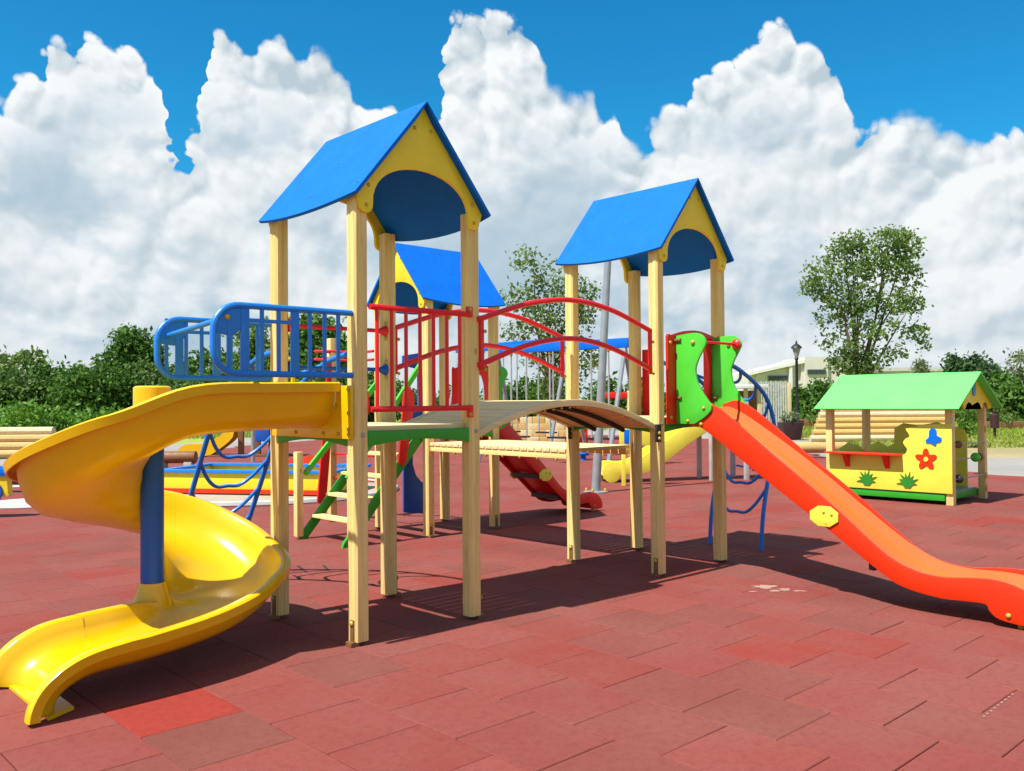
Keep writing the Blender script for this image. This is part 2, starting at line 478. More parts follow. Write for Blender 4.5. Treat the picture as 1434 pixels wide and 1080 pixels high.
# ------------------------------------------------------------------ mesh builder
class MB:
    def __init__(self):
        self.v, self.f = [], []

    def add(self, vs, fs):
        o = len(self.v)
        self.v += [tuple(p) for p in vs]
        self.f += [tuple(i + o for i in f) for f in fs]
        return self

    def box(self, x0, x1, y0, y1, z0, z1):
        vs = [(x, y, z) for z in (z0, z1) for y in (y0, y1) for x in (x0, x1)]
        return self.add(vs, [(0, 2, 3, 1), (4, 5, 7, 6), (0, 1, 5, 4), (2, 6, 7, 3), (0, 4, 6, 2), (1, 3, 7, 5)])

    def prism(self, poly, plane, a, b):
        def P(u, w, h):
            return {'xy': (u, w, h), 'xz': (u, h, w), 'yz': (h, u, w)}[plane]
        n = len(poly)
        vs = [P(u, w, a) for u, w in poly] + [P(u, w, b) for u, w in poly]
        fs = [tuple(range(n)), tuple(range(2 * n - 1, n - 1, -1))]
        fs += [(i, i + n, (i + 1) % n + n, (i + 1) % n) for i in range(n)]
        return self.add(vs, fs)

    def tube(self, path, r, n=10, closed=False, cap=True):
        path = [Vector(p) for p in path]
        k = len(path)
        rs = r if isinstance(r, (list, tuple)) else [r] * k
        up = None
        vs, fs = [], []
        for i, p in enumerate(path):
            if closed:
                t = path[(i + 1) % k] - path[i - 1]
            else:
                t = path[min(i + 1, k - 1)] - path[max(i - 1, 0)]
            t.normalize()
            if up is None:
                up = Vector((0, 0, 1)) if abs(t.z) < 0.9 else Vector((1, 0, 0))
            s = t.cross(up)
            if s.length < 1e-5:
                s = t.orthogonal()
            s.normalize()
            up = s.cross(t).normalized()
            for j in range(n):
                a = 2 * PI * j / n
                vs.append(p + (s * math.cos(a) + up * math.sin(a)) * rs[i])
        m = k if closed else k - 1
        for i in range(m):
            for j in range(n):
                a, c = i * n + j, i * n + (j + 1) % n
                b2, d = ((i + 1) % k) * n + j, ((i + 1) % k) * n + (j + 1) % n
                fs.append((a, c, d, b2))
        if cap and not closed:
            fs.append(tuple(range(n - 1, -1, -1)))
            fs.append(tuple((k - 1) * n + j for j in range(n)))
        return self.add(vs, fs)

    def lathe(self, prof, n=12, axis='z', c=(0, 0, 0)):
        vs, fs = [], []
        for r, h in prof:
            for j in range(n):
                a = 2 * PI * j / n
                x, y, z = r * math.cos(a), r * math.sin(a), h
                if axis == 'y':
                    x, y, z = x, -z, y
                if axis == '-x':
                    x, y, z = -z, x, y
                if axis == 'x':
                    x, y, z = z, x, y
                vs.append((x + c[0], y + c[1], z + c[2]))
        for i in range(len(prof) - 1):
            for j in range(n):
                fs.append((i * n + j, i * n + (j + 1) % n, (i + 1) * n + (j + 1) % n, (i + 1) * n + j))
        fs.append(tuple(range(n - 1, -1, -1)))
        fs.append(tuple((len(prof) - 1) * n + j for j in range(n)))
        return self.add(vs, fs)

    def sphere(self, c, r, n=14, k=8, sz=1.0):
        prof = [(max(1e-4, r * math.sin(PI * i / k)), -r * sz * math.cos(PI * i / k)) for i in range(k + 1)]
        return self.lathe(prof, n, 'z', c)

    def sweep(self, path, lats, prof, cap=True):
        """closed profile (a lateral, b up) carried along path; lats gives the sideways direction at each point"""
        path = [Vector(p) for p in path]
        k, n = len(path), len(prof[0]) if isinstance(prof[0][0], (tuple, list)) else len(prof)
        per = isinstance(prof[0][0], (tuple, list))
        vs, fs = [], []
        for i, p in enumerate(path):
            t = (path[min(i + 1, k - 1)] - path[max(i - 1, 0)]).normalized()
            L = Vector(lats[i]).normalized()
            U = L.cross(t).normalized()
            if U.z < -0.2 and not getattr(self, 'curl', False):
                U = -U
            for a, b2 in (prof[i] if per else prof):
                vs.append(p + L * a + U * b2)
        for i in range(k - 1):
            for j in range(n):
                fs.append((i * n + j, i * n + (j + 1) % n, (i + 1) * n + (j + 1) % n, (i + 1) * n + j))
        if cap:
            fs.append(tuple(range(n - 1, -1, -1)))
            fs.append(tuple((k - 1) * n + j for j in range(n)))
        return self.add(vs, fs)

    def mesh(self, name, bevel=0.0, smooth=35, seg=2):
        me = bpy.data.meshes.new(name)
        me.from_pydata(self.v, [], self.f)
        bm = bmesh.new()
        bm.from_mesh(me)
        bmesh.ops.remove_doubles(bm, verts=bm.verts, dist=1e-5)
        bmesh.ops.recalc_face_normals(bm, faces=bm.faces)
        if bevel > 0:
            es = [e for e in bm.edges if len(e.link_faces) == 2 and e.calc_face_angle(0) > math.radians(40)]
            bmesh.ops.bevel(bm, geom=es, offset=bevel, segments=seg, affect='EDGES', profile=0.6, clamp_overlap=True)
        bm.to_mesh(me)
        bm.free()
        if smooth:
            for pl in me.polygons:
                pl.use_smooth = len(pl.vertices) <= 4
            me.set_sharp_from_angle(angle=math.radians(smooth))
        return me


def place(name, me, mat, parent=None, loc=(0, 0, 0), rz=0.0, scale=None):
    if mat is not None and not me.materials:
        me.materials.append(mat)
    o = bpy.data.objects.new(name, me)
    COL.objects.link(o)
    o.location = loc
    o.rotation_euler = (0, 0, rz)
    if scale:
        o.scale = scale
    if parent is not None:
        o.parent = parent
    return o


def part(name, mb, mat, parent=None, loc=(0, 0, 0), rz=0.0, bevel=0.0, smooth=35, label=None):
    o = place(name, mb.mesh(name, bevel, smooth), mat, parent, loc, rz)
    if label:
        o['label'] = label
    return o


def thing(name, label, cat, loc=(0, 0, 0), rz=0.0, group=None):
    o = bpy.data.objects.new(name, None)
    COL.objects.link(o)
    o.empty_display_size = 0.2
    o.location = loc
    o.rotation_euler = (0, 0, rz)
    o['label'] = label
    o['category'] = cat
    if group:
        o['group'] = group
    return o


def structure(name, mb, mat, smooth=0):
    o = place(name, mb.mesh(name, 0, smooth), mat)
    o['kind'] = 'structure'
    return o


def spline(pts, n=8, closed=False):
    pts = [Vector(p) for p in pts]
    k = len(pts)
    out = []
    for i in range(k if closed else k - 1):
        p1, p2 = pts[i], pts[(i + 1) % k]
        p0 = pts[i - 1] if (closed or i > 0) else p1 * 2 - p2
        p3 = pts[(i + 2) % k] if (closed or i + 2 < k) else p2 * 2 - p1
        for j in range(n):
            t = j / n
            out.append(0.5 * ((2 * p1) + (p2 - p0) * t + (2 * p0 - 5 * p1 + 4 * p2 - p3) * t * t + (3 * p1 - p0 - 3 * p2 + p3) * t ** 3))
    if not closed:
        out.append(pts[-1])
    return out


def spline2(pts, n=6, closed=False):
    return [(p.x, p.y) for p in spline([(a, b, 0) for a, b in pts], n, closed)]


def arc(cx, cy, r, a0, a1, n=10):
    return [(cx + r * math.cos(math.radians(a0 + (a1 - a0) * i / n)), cy + r * math.sin(math.radians(a0 + (a1 - a0) * i / n))) for i in range(n + 1)]


# ------------------------------------------------------------------ ground
def sheet(name, pts, z, mat):
    mb = MB()
    mb.add([(p[0], p[1], z) for p in pts], [tuple(range(len(pts)))])
    return structure(name, mb, mat)


sheet('grass_field', [(-900, -900), (900, -900), (900, 900), (-900, 900)], -0.045, M['grass_ground'])
RED = [gpt(*p) for p in ((1434, 668), (1340, 660), (1160, 640), (1000, 615), (850, 609), (600, 609), (480, 613), (0, 655), (-200, 680))]
RED = [Vector((14.2, -7, 0))] + [Vector((p.x, p.y, 0)) for p in RED] + [Vector((-9, 8, 0)), Vector((-9, -7, 0))]
PAVE = [gpt(*p) for p in ((1500, 641), (1340, 640), (1200, 626), (1010, 601), (850, 600), (600, 601), (430, 603), (240, 622), (-100, 646))]
PAVE = [Vector((23, -9, 0))] + [Vector((p.x, p.y, 0)) for p in PAVE] + [Vector((-14, 10, 0)), Vector((-14, -9, 0))]
DRY = [gpt(*p) for p in ((1600, 612), (1434, 611), (1250, 609), (1100, 604), (900, 597))] + [gpt(*p) for p in ((850, 603), (1010, 606), (1200, 630), (1340, 644), (1500, 646))]
sheet('dry_earth_verge', DRY, -0.036, M['dry'])
sheet('pale_paved_path', PAVE, -0.026, M['pave'])
sheet('rubber_base', RED, -0.011, M['tile_base'])

paving = bpy.data.objects.new('rubber_paving', None)
COL.objects.link(paving)
paving['kind'] = 'structure'


def inside(x, y, poly):
    c = False
    for i in range(len(poly)):
        a, b2 = poly[i], poly[i - 1]
        if (a[1] > y) != (b2[1] > y) and x < (b2[0] - a[0]) * (y - a[1]) / (b2[1] - a[1]) + a[0]:
            c = not c
    return c


TS = 0.5
cells = []
for i in range(-20, 60):
    x0 = -0.06 + TS * i
    for j in range(-24, 72):
        y0 = -2.11 + TS * j - (0.25 if i % 2 == 0 else 0.0)
        cx, cy = x0 + TS / 2, y0 + TS / 2
        dv = Vector((cx, cy, 0)) - CAM
        dd = dv.dot(FWD_H)
        if not inside(cx, cy, RED):
            continue
        lat = dv.dot(RIGHT_H)
        vis = dd > 3.1 and abs(lat) < dd * 0.60 + 0.4
        if dd < -3:
            continue
        cells.append((0 if vis else 1, dd, cx, cy))
cells.sort()
tile_meshes = []
for k in range(6):
    mb = MB()
    g = 0.0017 + 0.0007 * rng.random()
    h = TS / 2 - g
    mb.box(-h, h, -h, h, -0.030, 0)
    me = mb.mesh('rubber_tile', 0.0035, 35, 1)
    tile_meshes.append(me)
far = MB()
for n_, (nv, dd, cx, cy) in enumerate(cells):
    jz = float(rng.uniform(-0.0008, 0.0007))
    if n_ < 300:
        o = place('tile', tile_meshes[n_ % 6], M['tile'], paving, (cx + rng.uniform(-.001, .001), cy + rng.uniform(-.001, .001), jz), float(rng.uniform(-0.004, 0.004)))
        o.rotation_euler.x = float(rng.uniform(-0.0022, 0.0022))
        o.rotation_euler.y = float(rng.uniform(-0.0022, 0.0022))
    else:
        h = TS / 2 - 0.0018
        far.box(cx - h, cx + h, cy - h, cy + h, -0.010, jz)
fo = part('far_tiles', far, M['tile_far'], paving, smooth=0)
fo['kind'] = 'stuff'


def ground_mark(name, pts, mat, z=0.003):
    mb = MB()
    mb.add([(p.x, p.y, z) for p in pts], [tuple(range(len(pts)))])
    return part(name, mb, mat, paving, smooth=0)


M['new_tile'] = paint('fresh_red_tile', (0.43, 0.058, 0.042), 0.85, 0.10, 0.10, 0.12, scale=20)
_q = gpt(205, 1000)
_t = min((o for o in paving.children if o.name.startswith('tile')), key=lambda o: (o.location.x - _q.x) ** 2 + (o.location.y - _q.y) ** 2)
_t.data = _t.data.copy()
_t.data.materials[0] = M['new_tile']
_t['label'] = 'brighter fresh red tile beside the spiral slide exit'


def blotch(px, py, w, h, n=16, amp=0.45):
    out = []
    for i in range(n):
        a = 2 * PI * i / n
        r = 1 + amp * float(rng.uniform(-1, 1))
        out.append(gpt(px + w * math.cos(a) * r, py - h * math.sin(a) * r))
    return out


M['chalk'] = paint('dried_pale_spill', (0.58, 0.36, 0.28), 0.9)
for (px, py, w, h) in ((1072, 822, 17, 2.6), (1098, 826, 8, 1.8), (1118, 828, 10, 1.0), (1085, 828, 6, 1.2), (1054, 829, 5, 0.8)):
    ground_mark('pale_spill', blotch(px, py, w, h), M['chalk'])
for k_ in range(9):
    px, py = 1378 + 5 * k_, 1004 - 3.9 * k_
    ground_mark('pale_spill', blotch(px, py, 1.9, 0.9, 8, 0.3), M['chalk'])
M['scuff'] = paint('dark_scuff', (0.07, 0.03, 0.03), 0.9)
for (x0, y0, x1, y1) in ((417, 793, 430, 802), (453, 792, 461, 800), (411, 806, 420, 811), (458, 812, 462, 814), (521, 818, 527, 821)):
    a, b2 = gpt(x0, y0), gpt(x1, y1)
    d_ = (b2 - a).normalized()
    s_ = Vector((-d_.y, d_.x, 0)) * 0.014
    ground_mark('dark_scuff', [a - s_, b2 - s_ * 0.6, b2 + s_ * 0.6, a + s_], M['scuff'])

# ------------------------------------------------------------------ the play set
play = thing('play_set', 'large wooden play set of three blue roofed towers with yellow spiral slide and orange slide', 'playground set')
W, D_ = 0.924, 0.977            # tower post spacing
DK1, DK3 = 1.345, 1.20          # deck heights

# shared small meshes
bolt_me = MB().lathe([(0.017, 0), (0.017, 0.004), (0.013, 0.010), (0.006, 0.013)], 10, 'y').mesh('bolt')
bolt_x_me = MB().lathe([(0.017, 0), (0.017, 0.004), (0.013, 0.010), (0.006, 0.013)], 10, '-x').mesh('bolt')
steel_bolt_me = MB().lathe([(0.014, 0), (0.014, 0.005), (0.008, 0.009)], 8, 'y').mesh('bolt')


def bolt(parent, loc, axis='y', me=None, mat=None, s=1.0):
    me = me or (bolt_me if axis == 'y' else bolt_x_me)
    return place('bolt', me, mat or M['bolt'], parent, loc, 0, (s, s, s))


def post_mesh(h):
    mb = MB()
    c = 0.014
    q = 0.05
    poly = [(-q + c, -q), (q - c, -q), (q, -q + c), (q, q - c), (q - c, q), (-q + c, q), (-q, q - c), (-q, -q + c)]
    # a shallow groove down the middle of every face as in laminated timber
    out = []
    g, gd = 0.004, 0.004
    for k in range(4):
        a = k * PI / 2
        ca, sa = math.cos(a), math.sin(a)
        for x, y in ((-q + c, -q), (-0.008, -q), (-0.004, -q + gd), (0.004, -q + gd), (0.008, -q), (q - c, -q)):
            out.append((x * ca - y * sa, x * sa + y * ca))
    mb.prism(out, 'xy', 0.025, h)
    return mb.mesh('post', 0.0, 30)


foot_me = MB().box(-0.006, 0.006, -0.02, 0.02, 0.0, 0.16).box(-0.03, 0.03, -0.03, 0.03, -0.004, 0.03).mesh('foot_bracket', 0.002)
screw_me = {}
for _sd in (-1, 1):
    _mb = MB().lathe([(0.011, -0.002), (0.011, 0.002), (0.006, 0.005)], 8)
    _a = _sd * math.atan2(0.672, W / 2 + 0.092)
    _mb.v = [(x * math.cos(_a) + z * math.sin(_a), y, -x * math.sin(_a) + z * math.cos(_a)) for x, y, z in _mb.v]
    screw_me[_sd] = _mb.mesh('screw')
post1_me = post_mesh(DK1 + 1.445)
post3_me = post_mesh(DK3 + 1.445)

UP = {}


def tower_meshes():
    # ---- gable board with arched opening (front face at y=-0.06), z relative to deck
    cxg = W / 2
    xl, xr = -0.052, W + 0.052
    pts = []
    pts += arc(0.022, 1.375, 0.05, 180, 360, 8)              # left foot, rounded
    for i in range(1, 20):                                     # arch
        a = PI - PI * i / 20
        pts.append((cxg + 0.392 * math.cos(a), 1.375 + 0.285 * math.sin(a) ** 0.8))
    pts += arc(W - 0.022, 1.375, 0.05, 180, 360, 8)
    pts += [(xr, 1.44), (cxg + 0.02, 2.083), (cxg - 0.02, 2.083), (xl, 1.44)]
    # make feet corners follow the roof
    UP['gable'] = MB().prism(pts, 'xz', -0.012, 0.012).mesh('gable_board', 0.004, 30)
    # ---- roof board: one slope, eave bowed
    for side in (-1, 1):
        mb = MB()
        n, mseg = 12, 6
        ridge = Vector((cxg, 0, 2.107))
        eave = Vector((cxg + side * (W / 2 + 0.092), 0, 1.435))
        dirv = (eave - ridge)
        nrm = Vector((dirv.z * -side, 0, dirv.x * side)).normalized()
        if nrm.z < 0:
            nrm = -nrm
        vs, fs = [], []
        for layer in (0, 1):
            for i in range(n + 1):
                y = -0.125 + (D_ + 0.25) * i / n
                s = (i / n - 0.5) * 2
                ext = 1.0 + 0.075 * (1 - s * s)
                for j in range(mseg + 1):
                    t = j / mseg * ext
                    p = ridge + dirv * t
                    p.y = y
                    if layer:
                        p = p - nrm * 0.022
                        if j == 0:
                            p.x = cxg
                    vs.append(p)
        K = mseg + 1
        N = (n + 1) * K
        for i in range(n):
            for j in range(mseg):
                a = i * K + j
                fs.append((a, a + 1, a + K + 1, a + K))
                fs.append((N + a, N + a + K, N + a + K + 1, N + a + 1))
        for i in range(n):
            for j in (0, mseg):
                a = i * K + j
                fs.append((a, a + K, N + a + K, N + a))
        for j in range(mseg):
            for i in (0, n):
                a = i * K + j
                fs.append((a, a + 1, N + a + 1, N + a))
        mb.add(vs, fs)
        UP['roof%d' % side] = mb.mesh('roof_board', 0, 30)
    # ---- deck
    UP['plank'] = MB().box(0.0, W - 0.1, -0.045, 0.045, -0.03, 0.0).mesh('plank', 0.003)
    # skirt: lens-shaped green board below the deck edge
    def skirt(L):
        pts = [(0, -0.03), (L, -0.03)]
        for i in range(11):
            s = i / 10
            pts.append((L * (1 - s), -0.125 + 0.035 * math.sin(PI * s)))
        return pts
    UP['skirtx'] = MB().prism(skirt(W - 0.1), 'xz', -0.02, 0.02).mesh('skirt_board', 0.003, 30)
    UP['skirty'] = MB().prism(skirt(D_ - 0.1), 'yz', -0.02, 0.02).mesh('skirt_board', 0.003, 30)
    UP['joist'] = MB().box(0.02, 0.06, 0.06, D_ - 0.06, -0.1, -0.032).mesh('joist')


tower_meshes()


def tower(ox, oy, rz, dk, post_me):
    c, s = math.cos(rz), math.sin(rz)

    def T(x, y, z=0.0):
        return (ox + x * c - y * s, oy + x * s + y * c, z)
    for k, (x, y) in enumerate(((0, 0), (W, 0), (0, D_), (W, D_))):
        p = place('post', post_me, M['wood_z'], play, T(x, y), rz)
        fx = -0.052 if x == 0 else 0.052
        place('foot_bracket', foot_me, M['brass'], p, (fx, -0.012, 0))
        place('bolt', bolt_x_me, M['bolt'], p, (fx + (-0.006 if fx < 0 else 0.019), -0.012, 0.14))
        bolt(p, (0.006, -0.05, dk - 0.052), 'y', steel_bolt_me, M['steel'])
    for y in (-0.063, D_ + 0.063):
        g = place('gable_board', UP['gable'], M['yellow_panel'], play, T(0, y, dk), rz)
        if y < 0:
            for bx, bz in ((0.022, 1.375), (W - 0.022, 1.375), (0.40, 1.93), (0.53, 1.93), (0.04, 1.50), (W - 0.04, 1.50)):
                bolt(g, (bx, -0.012, bz), s=0.75)
    for sd in (-1, 1):
        rb_ = place('roof_board', UP['roof%d' % sd], M['blue_roof'], play, T(0, 0, dk), rz)
        for yy_ in (-0.06, D_ / 2, D_ + 0.06):
            for t_ in (0.12, 0.5, 0.88):
                place('screw', screw_me[sd], M['blue_dark'], rb_, (W / 2 + sd * (W / 2 + 0.092) * t_, yy_, 2.107 - 0.672 * t_))
    n = 10
    for i in range(n):
        y = 0.0 + (D_) * (i + 0.5) / n
        place('plank', UP['plank'], M['wood_x'], play, T(0.05, y, dk), rz, (1, 1.04, 1))
    for y in (-0.022, D_ + 0.022):
        place('skirt_board', UP['skirtx'], M['green_beam'], play, T(0.05, y, dk), rz)
    for x in (-0.022, W + 0.022):
        place('skirt_board', UP['skirty'], M['green_beam'], play, T(x, 0.05, dk), rz)
    for x in (0.06, W - 0.14):
        place('joist', UP['joist'], M['dark_metal'], play, T(x, 0, dk), rz)
    return T


T2X = 3.015
tower(0, 0, 0, DK1, post1_me)
tower(T2X, 0, 0, DK1, post1_me)
T3X, T3Y = 2.994, 3.131
T3 = tower(T3X, T3Y + W, -PI / 2, DK3, post3_me)      # gable turned towards -x

# ---- arched bridge between towers one and two
BX0, BX1 = W + 0.05, T2X - 0.05


def bz(x, base=1.29, rise=0.215):
    s = (x - BX0) / (BX1 - BX0)
    return base + rise * math.sin(PI * s) ** 0.92 if 0 < s < 1 else base


bridge = MB()
NB = 22
for yy0, yy1 in ((-0.02, 0.045), (D_ - 0.045, D_ + 0.02)):
    vs, fs = [], []
    for i in range(33):
        x = BX0 + (BX1 - BX0) * i / 32
        z = bz(x)
        vs += [(x, yy0, z), (x, yy1, z), (x, yy1, z - 0.05), (x, yy0, z - 0.05)]
    for i in range(32):
        for j in range(4):
            a = i * 4
            fs.append((a + j, a + (j + 1) % 4, a + 4 + (j + 1) % 4, a + 4 + j))
    fs += [(0, 1, 2, 3), (131, 130, 129, 128)]
    beam = MB().add(vs, fs)
    bo = part('bridge_beam', beam, M['wood_x'], play, bevel=0.006)
    if yy0 < 0:
        for i in range(NB):
            x = BX0 + (BX1 - BX0) * (i + 0.5) / NB
            bolt(bo, (x, yy0 + 0.018, bz(x) - 0.062), 'y', s=0.62)
for i in range(NB):
    xa = BX0 + (BX1 - BX0) * i / NB + 0.003
    xb = BX0 + (BX1 - BX0) * (i + 1) / NB - 0.003
    za, zb = bz(xa) - 0.004, bz(xb) - 0.004
    mb = MB()
    mb.add([(xa, 0.047, za - 0.03), (xb, 0.047, zb - 0.03), (xb, D_ - 0.047, zb - 0.03), (xa, D_ - 0.047, za - 0.03),
            (xa, 0.047, za), (xb, 0.047, zb), (xb, D_ - 0.047, zb), (xa, D_ - 0.047, za)],
           [(3, 2, 1, 0), (4, 5, 6, 7), (0, 1, 5, 4), (1, 2, 6, 5), (2, 3, 7, 6), (3, 0, 4, 7)])
    part('plank', mb, M['deck'], play)
# dark steel straps under the bridge
for yy in (0.33, 0.66):
    pth = [(BX0 + (BX1 - BX0) * i / 24, yy, bz(BX0 + (BX1 - BX0) * i / 24) - 0.058) for i in range(25)]
    part('steel_strap', MB().tube(pth, 0.02, 6), M['dark_metal'], play)
for xx, y_ in ((BX1 + 0.0, -0.06), (BX1, D_ - 0.035)):
    o = part('fixing_plate', MB().box(xx - 0.035, xx + 0.03, y_, y_ + 0.02, 1.14, 1.29), M['dark_metal'], play, bevel=0.003)
    for zz in (1.17, 1.215):
        bolt(o, (xx, y_, zz))

# ---- red arched hand rails of the bridge
for yy in (-0.062, D_ - 0.03):
    up = spline([(BX0 - 0.03, yy, 2.06), (1.44, yy, 2.205), (1.90, yy, 2.262), (2.36, yy, 2.215), (BX1 - 0.11, yy, 2.075)], 10)
    lo = spline([(BX0 - 0.03, yy, 1.745), (1.44, yy, 1.905), (1.90, yy, 1.968), (2.36, yy, 1.91), (BX1 - 0.11, yy, 1.755)], 10)
    r = part('hand_rail', MB().tube(up, 0.0205, 10), M['red_tube'], play)
    part('lower_rail', MB().tube(lo, 0.0205, 10), M['red_tube'], r)
    for xx in (BX0 + 0.0, BX1 - 0.115):
        part('end_bar', MB().box(xx - 0.016, xx + 0.016, yy - 0.012, yy + 0.014, 1.71, 2.09), M['red_tube'], r, bevel=0.005)
        for zz in (1.715, 1.98):
            bolt(r, (xx + 0.02, yy - 0.016, zz), s=0.8)

# ---- red guard rail on tower one
g = thing_part = None
YG = -0.062
guard = part('guard_rail', MB().tube([(0.052, YG, 2.09), (W - 0.06, YG, 2.09)], 0.019, 10), M['red_tube'], play)
part('bottom_rail', MB().tube([(0.052, YG, 1.452), (W - 0.06, YG, 1.452)], 0.019, 10), M['red_tube'], guard)
for i in range(7):
    x = 0.105 + i * 0.112
    part('baluster', MB().tube([(x, YG, 1.46), (x, YG, 2.085)], 0.0125, 8), M['red_tube'], guard)
for zz, dz in ((2.09, 0.035), (1.452, -0.045)):
    tab = [(W - 0.085, zz - 0.02 + min(dz, 0)), (W - 0.03, zz - 0.02 + min(dz, 0)), (W - 0.03, zz + 0.02 + max(dz, 0)), (W - 0.085, zz + 0.02 + max(dz, 0))]
    part('end_tab', MB().prism(tab, 'xz', YG - 0.006, YG + 0.012), M['red_tube'], guard, bevel=0.005)
    bolt(guard, (W - 0.06, YG - 0.008, zz + dz), s=0.9)

# ---- blue guards beside the spiral slide
for yy, cross in ((-0.02, True), (D_ + 0.03, False)):
    xl, xr, zb, zt = (-0.945 if cross else -0.845), -0.055, 1.662, 2.045
    r = 0.15
    loop = [(xr, zb), (xl + r * 0.9, zb)] + [(xl + r * 0.9 + r * 0.9 * math.cos(math.radians(a)), zb + r * 0.9 + r * 0.9 * math.sin(math.radians(a))) for a in range(260, 175, -10)]
    loop += [(xl + r + r * math.cos(math.radians(a)), zt - r + r * math.sin(math.radians(a))) for a in range(180, 80, -10)]
    loop += [(xr, zt)]
    fr = part('slide_guard', MB().tube([(x, yy, z) for x, z in loop], 0.019, 10), M['blue_tube'], play)
    for k, x in enumerate((-0.855 if cross else -0.785, -0.76 if cross else -0.70, -0.655, -0.55, -0.445, -0.345, -0.245, -0.15)):
        wd = 0.026 if k in (1, 4) else 0.011
        z0 = zb + (0.03 if k == 0 else 0)
        part('baluster', MB().box(x - wd, x + wd, yy - 0.009, yy + 0.009, z0, zt), M['blue_tube'], fr, bevel=0.004)
    part('guard_crossbar', MB().box(-0.74, -0.46, yy - 0.008, yy + 0.008, 1.953, 1.975), M['blue_tube'], fr, bevel=0.003)
    gus = [(xl + 0.02, zt - 0.165)] + [(xl + r + (r - 0.01) * math.cos(math.radians(a)), zt - r + (r - 0.01) * math.sin(math.radians(a))) for a in range(175, 85, -10)] + [(xl + r + 0.035, zt - 0.01), (xl + r + 0.03, zt - 0.12), (xl + 0.11, zt - 0.175)]
    part('gusset', MB().prism(gus, 'xz', yy - 0.006, yy + 0.006), M['blue_tube'], fr, bevel=0.002)
    if cross:
        bolt(fr, (-0.868, yy - 0.008, 1.975), s=1.0)
part('cross_bar', MB().tube([(-0.868, -0.02, 1.972), (-0.775, D_ + 0.03, 1.935)], 0.016, 10), M['blue_tube'], play)
# ---- bars across the back of tower one and the slim yellow rail
for zz, mt in ((2.038, 'red_tube'), (1.742, 'blue_dark')):
    bb = part('turning_bar', MB().tube([(0.05, 0.93, zz), (W - 0.05, 0.93, zz)], 0.015, 8), M[mt], play)
    for xx, sgn in ((0.052, 1), (W - 0.055, -1)):
        part('bar_socket', MB().lathe([(0.045, 0), (0.03, 0.03), (0.016, 0.06)], 10, 'x' if sgn > 0 else '-x', (xx, 0.93, zz)), M[mt], bb)
        for k in (-0.06, 0.06):
            bolt(bb, (xx + (0 if sgn > 0 else 0), 0.925, zz + k), s=0.9)
part('yellow_rail', MB().box(0.056, 0.082, 0.90, 0.925, 1.36, 2.13), M['yellow_panel'], play, bevel=0.004, label='slim yellow upright rail')


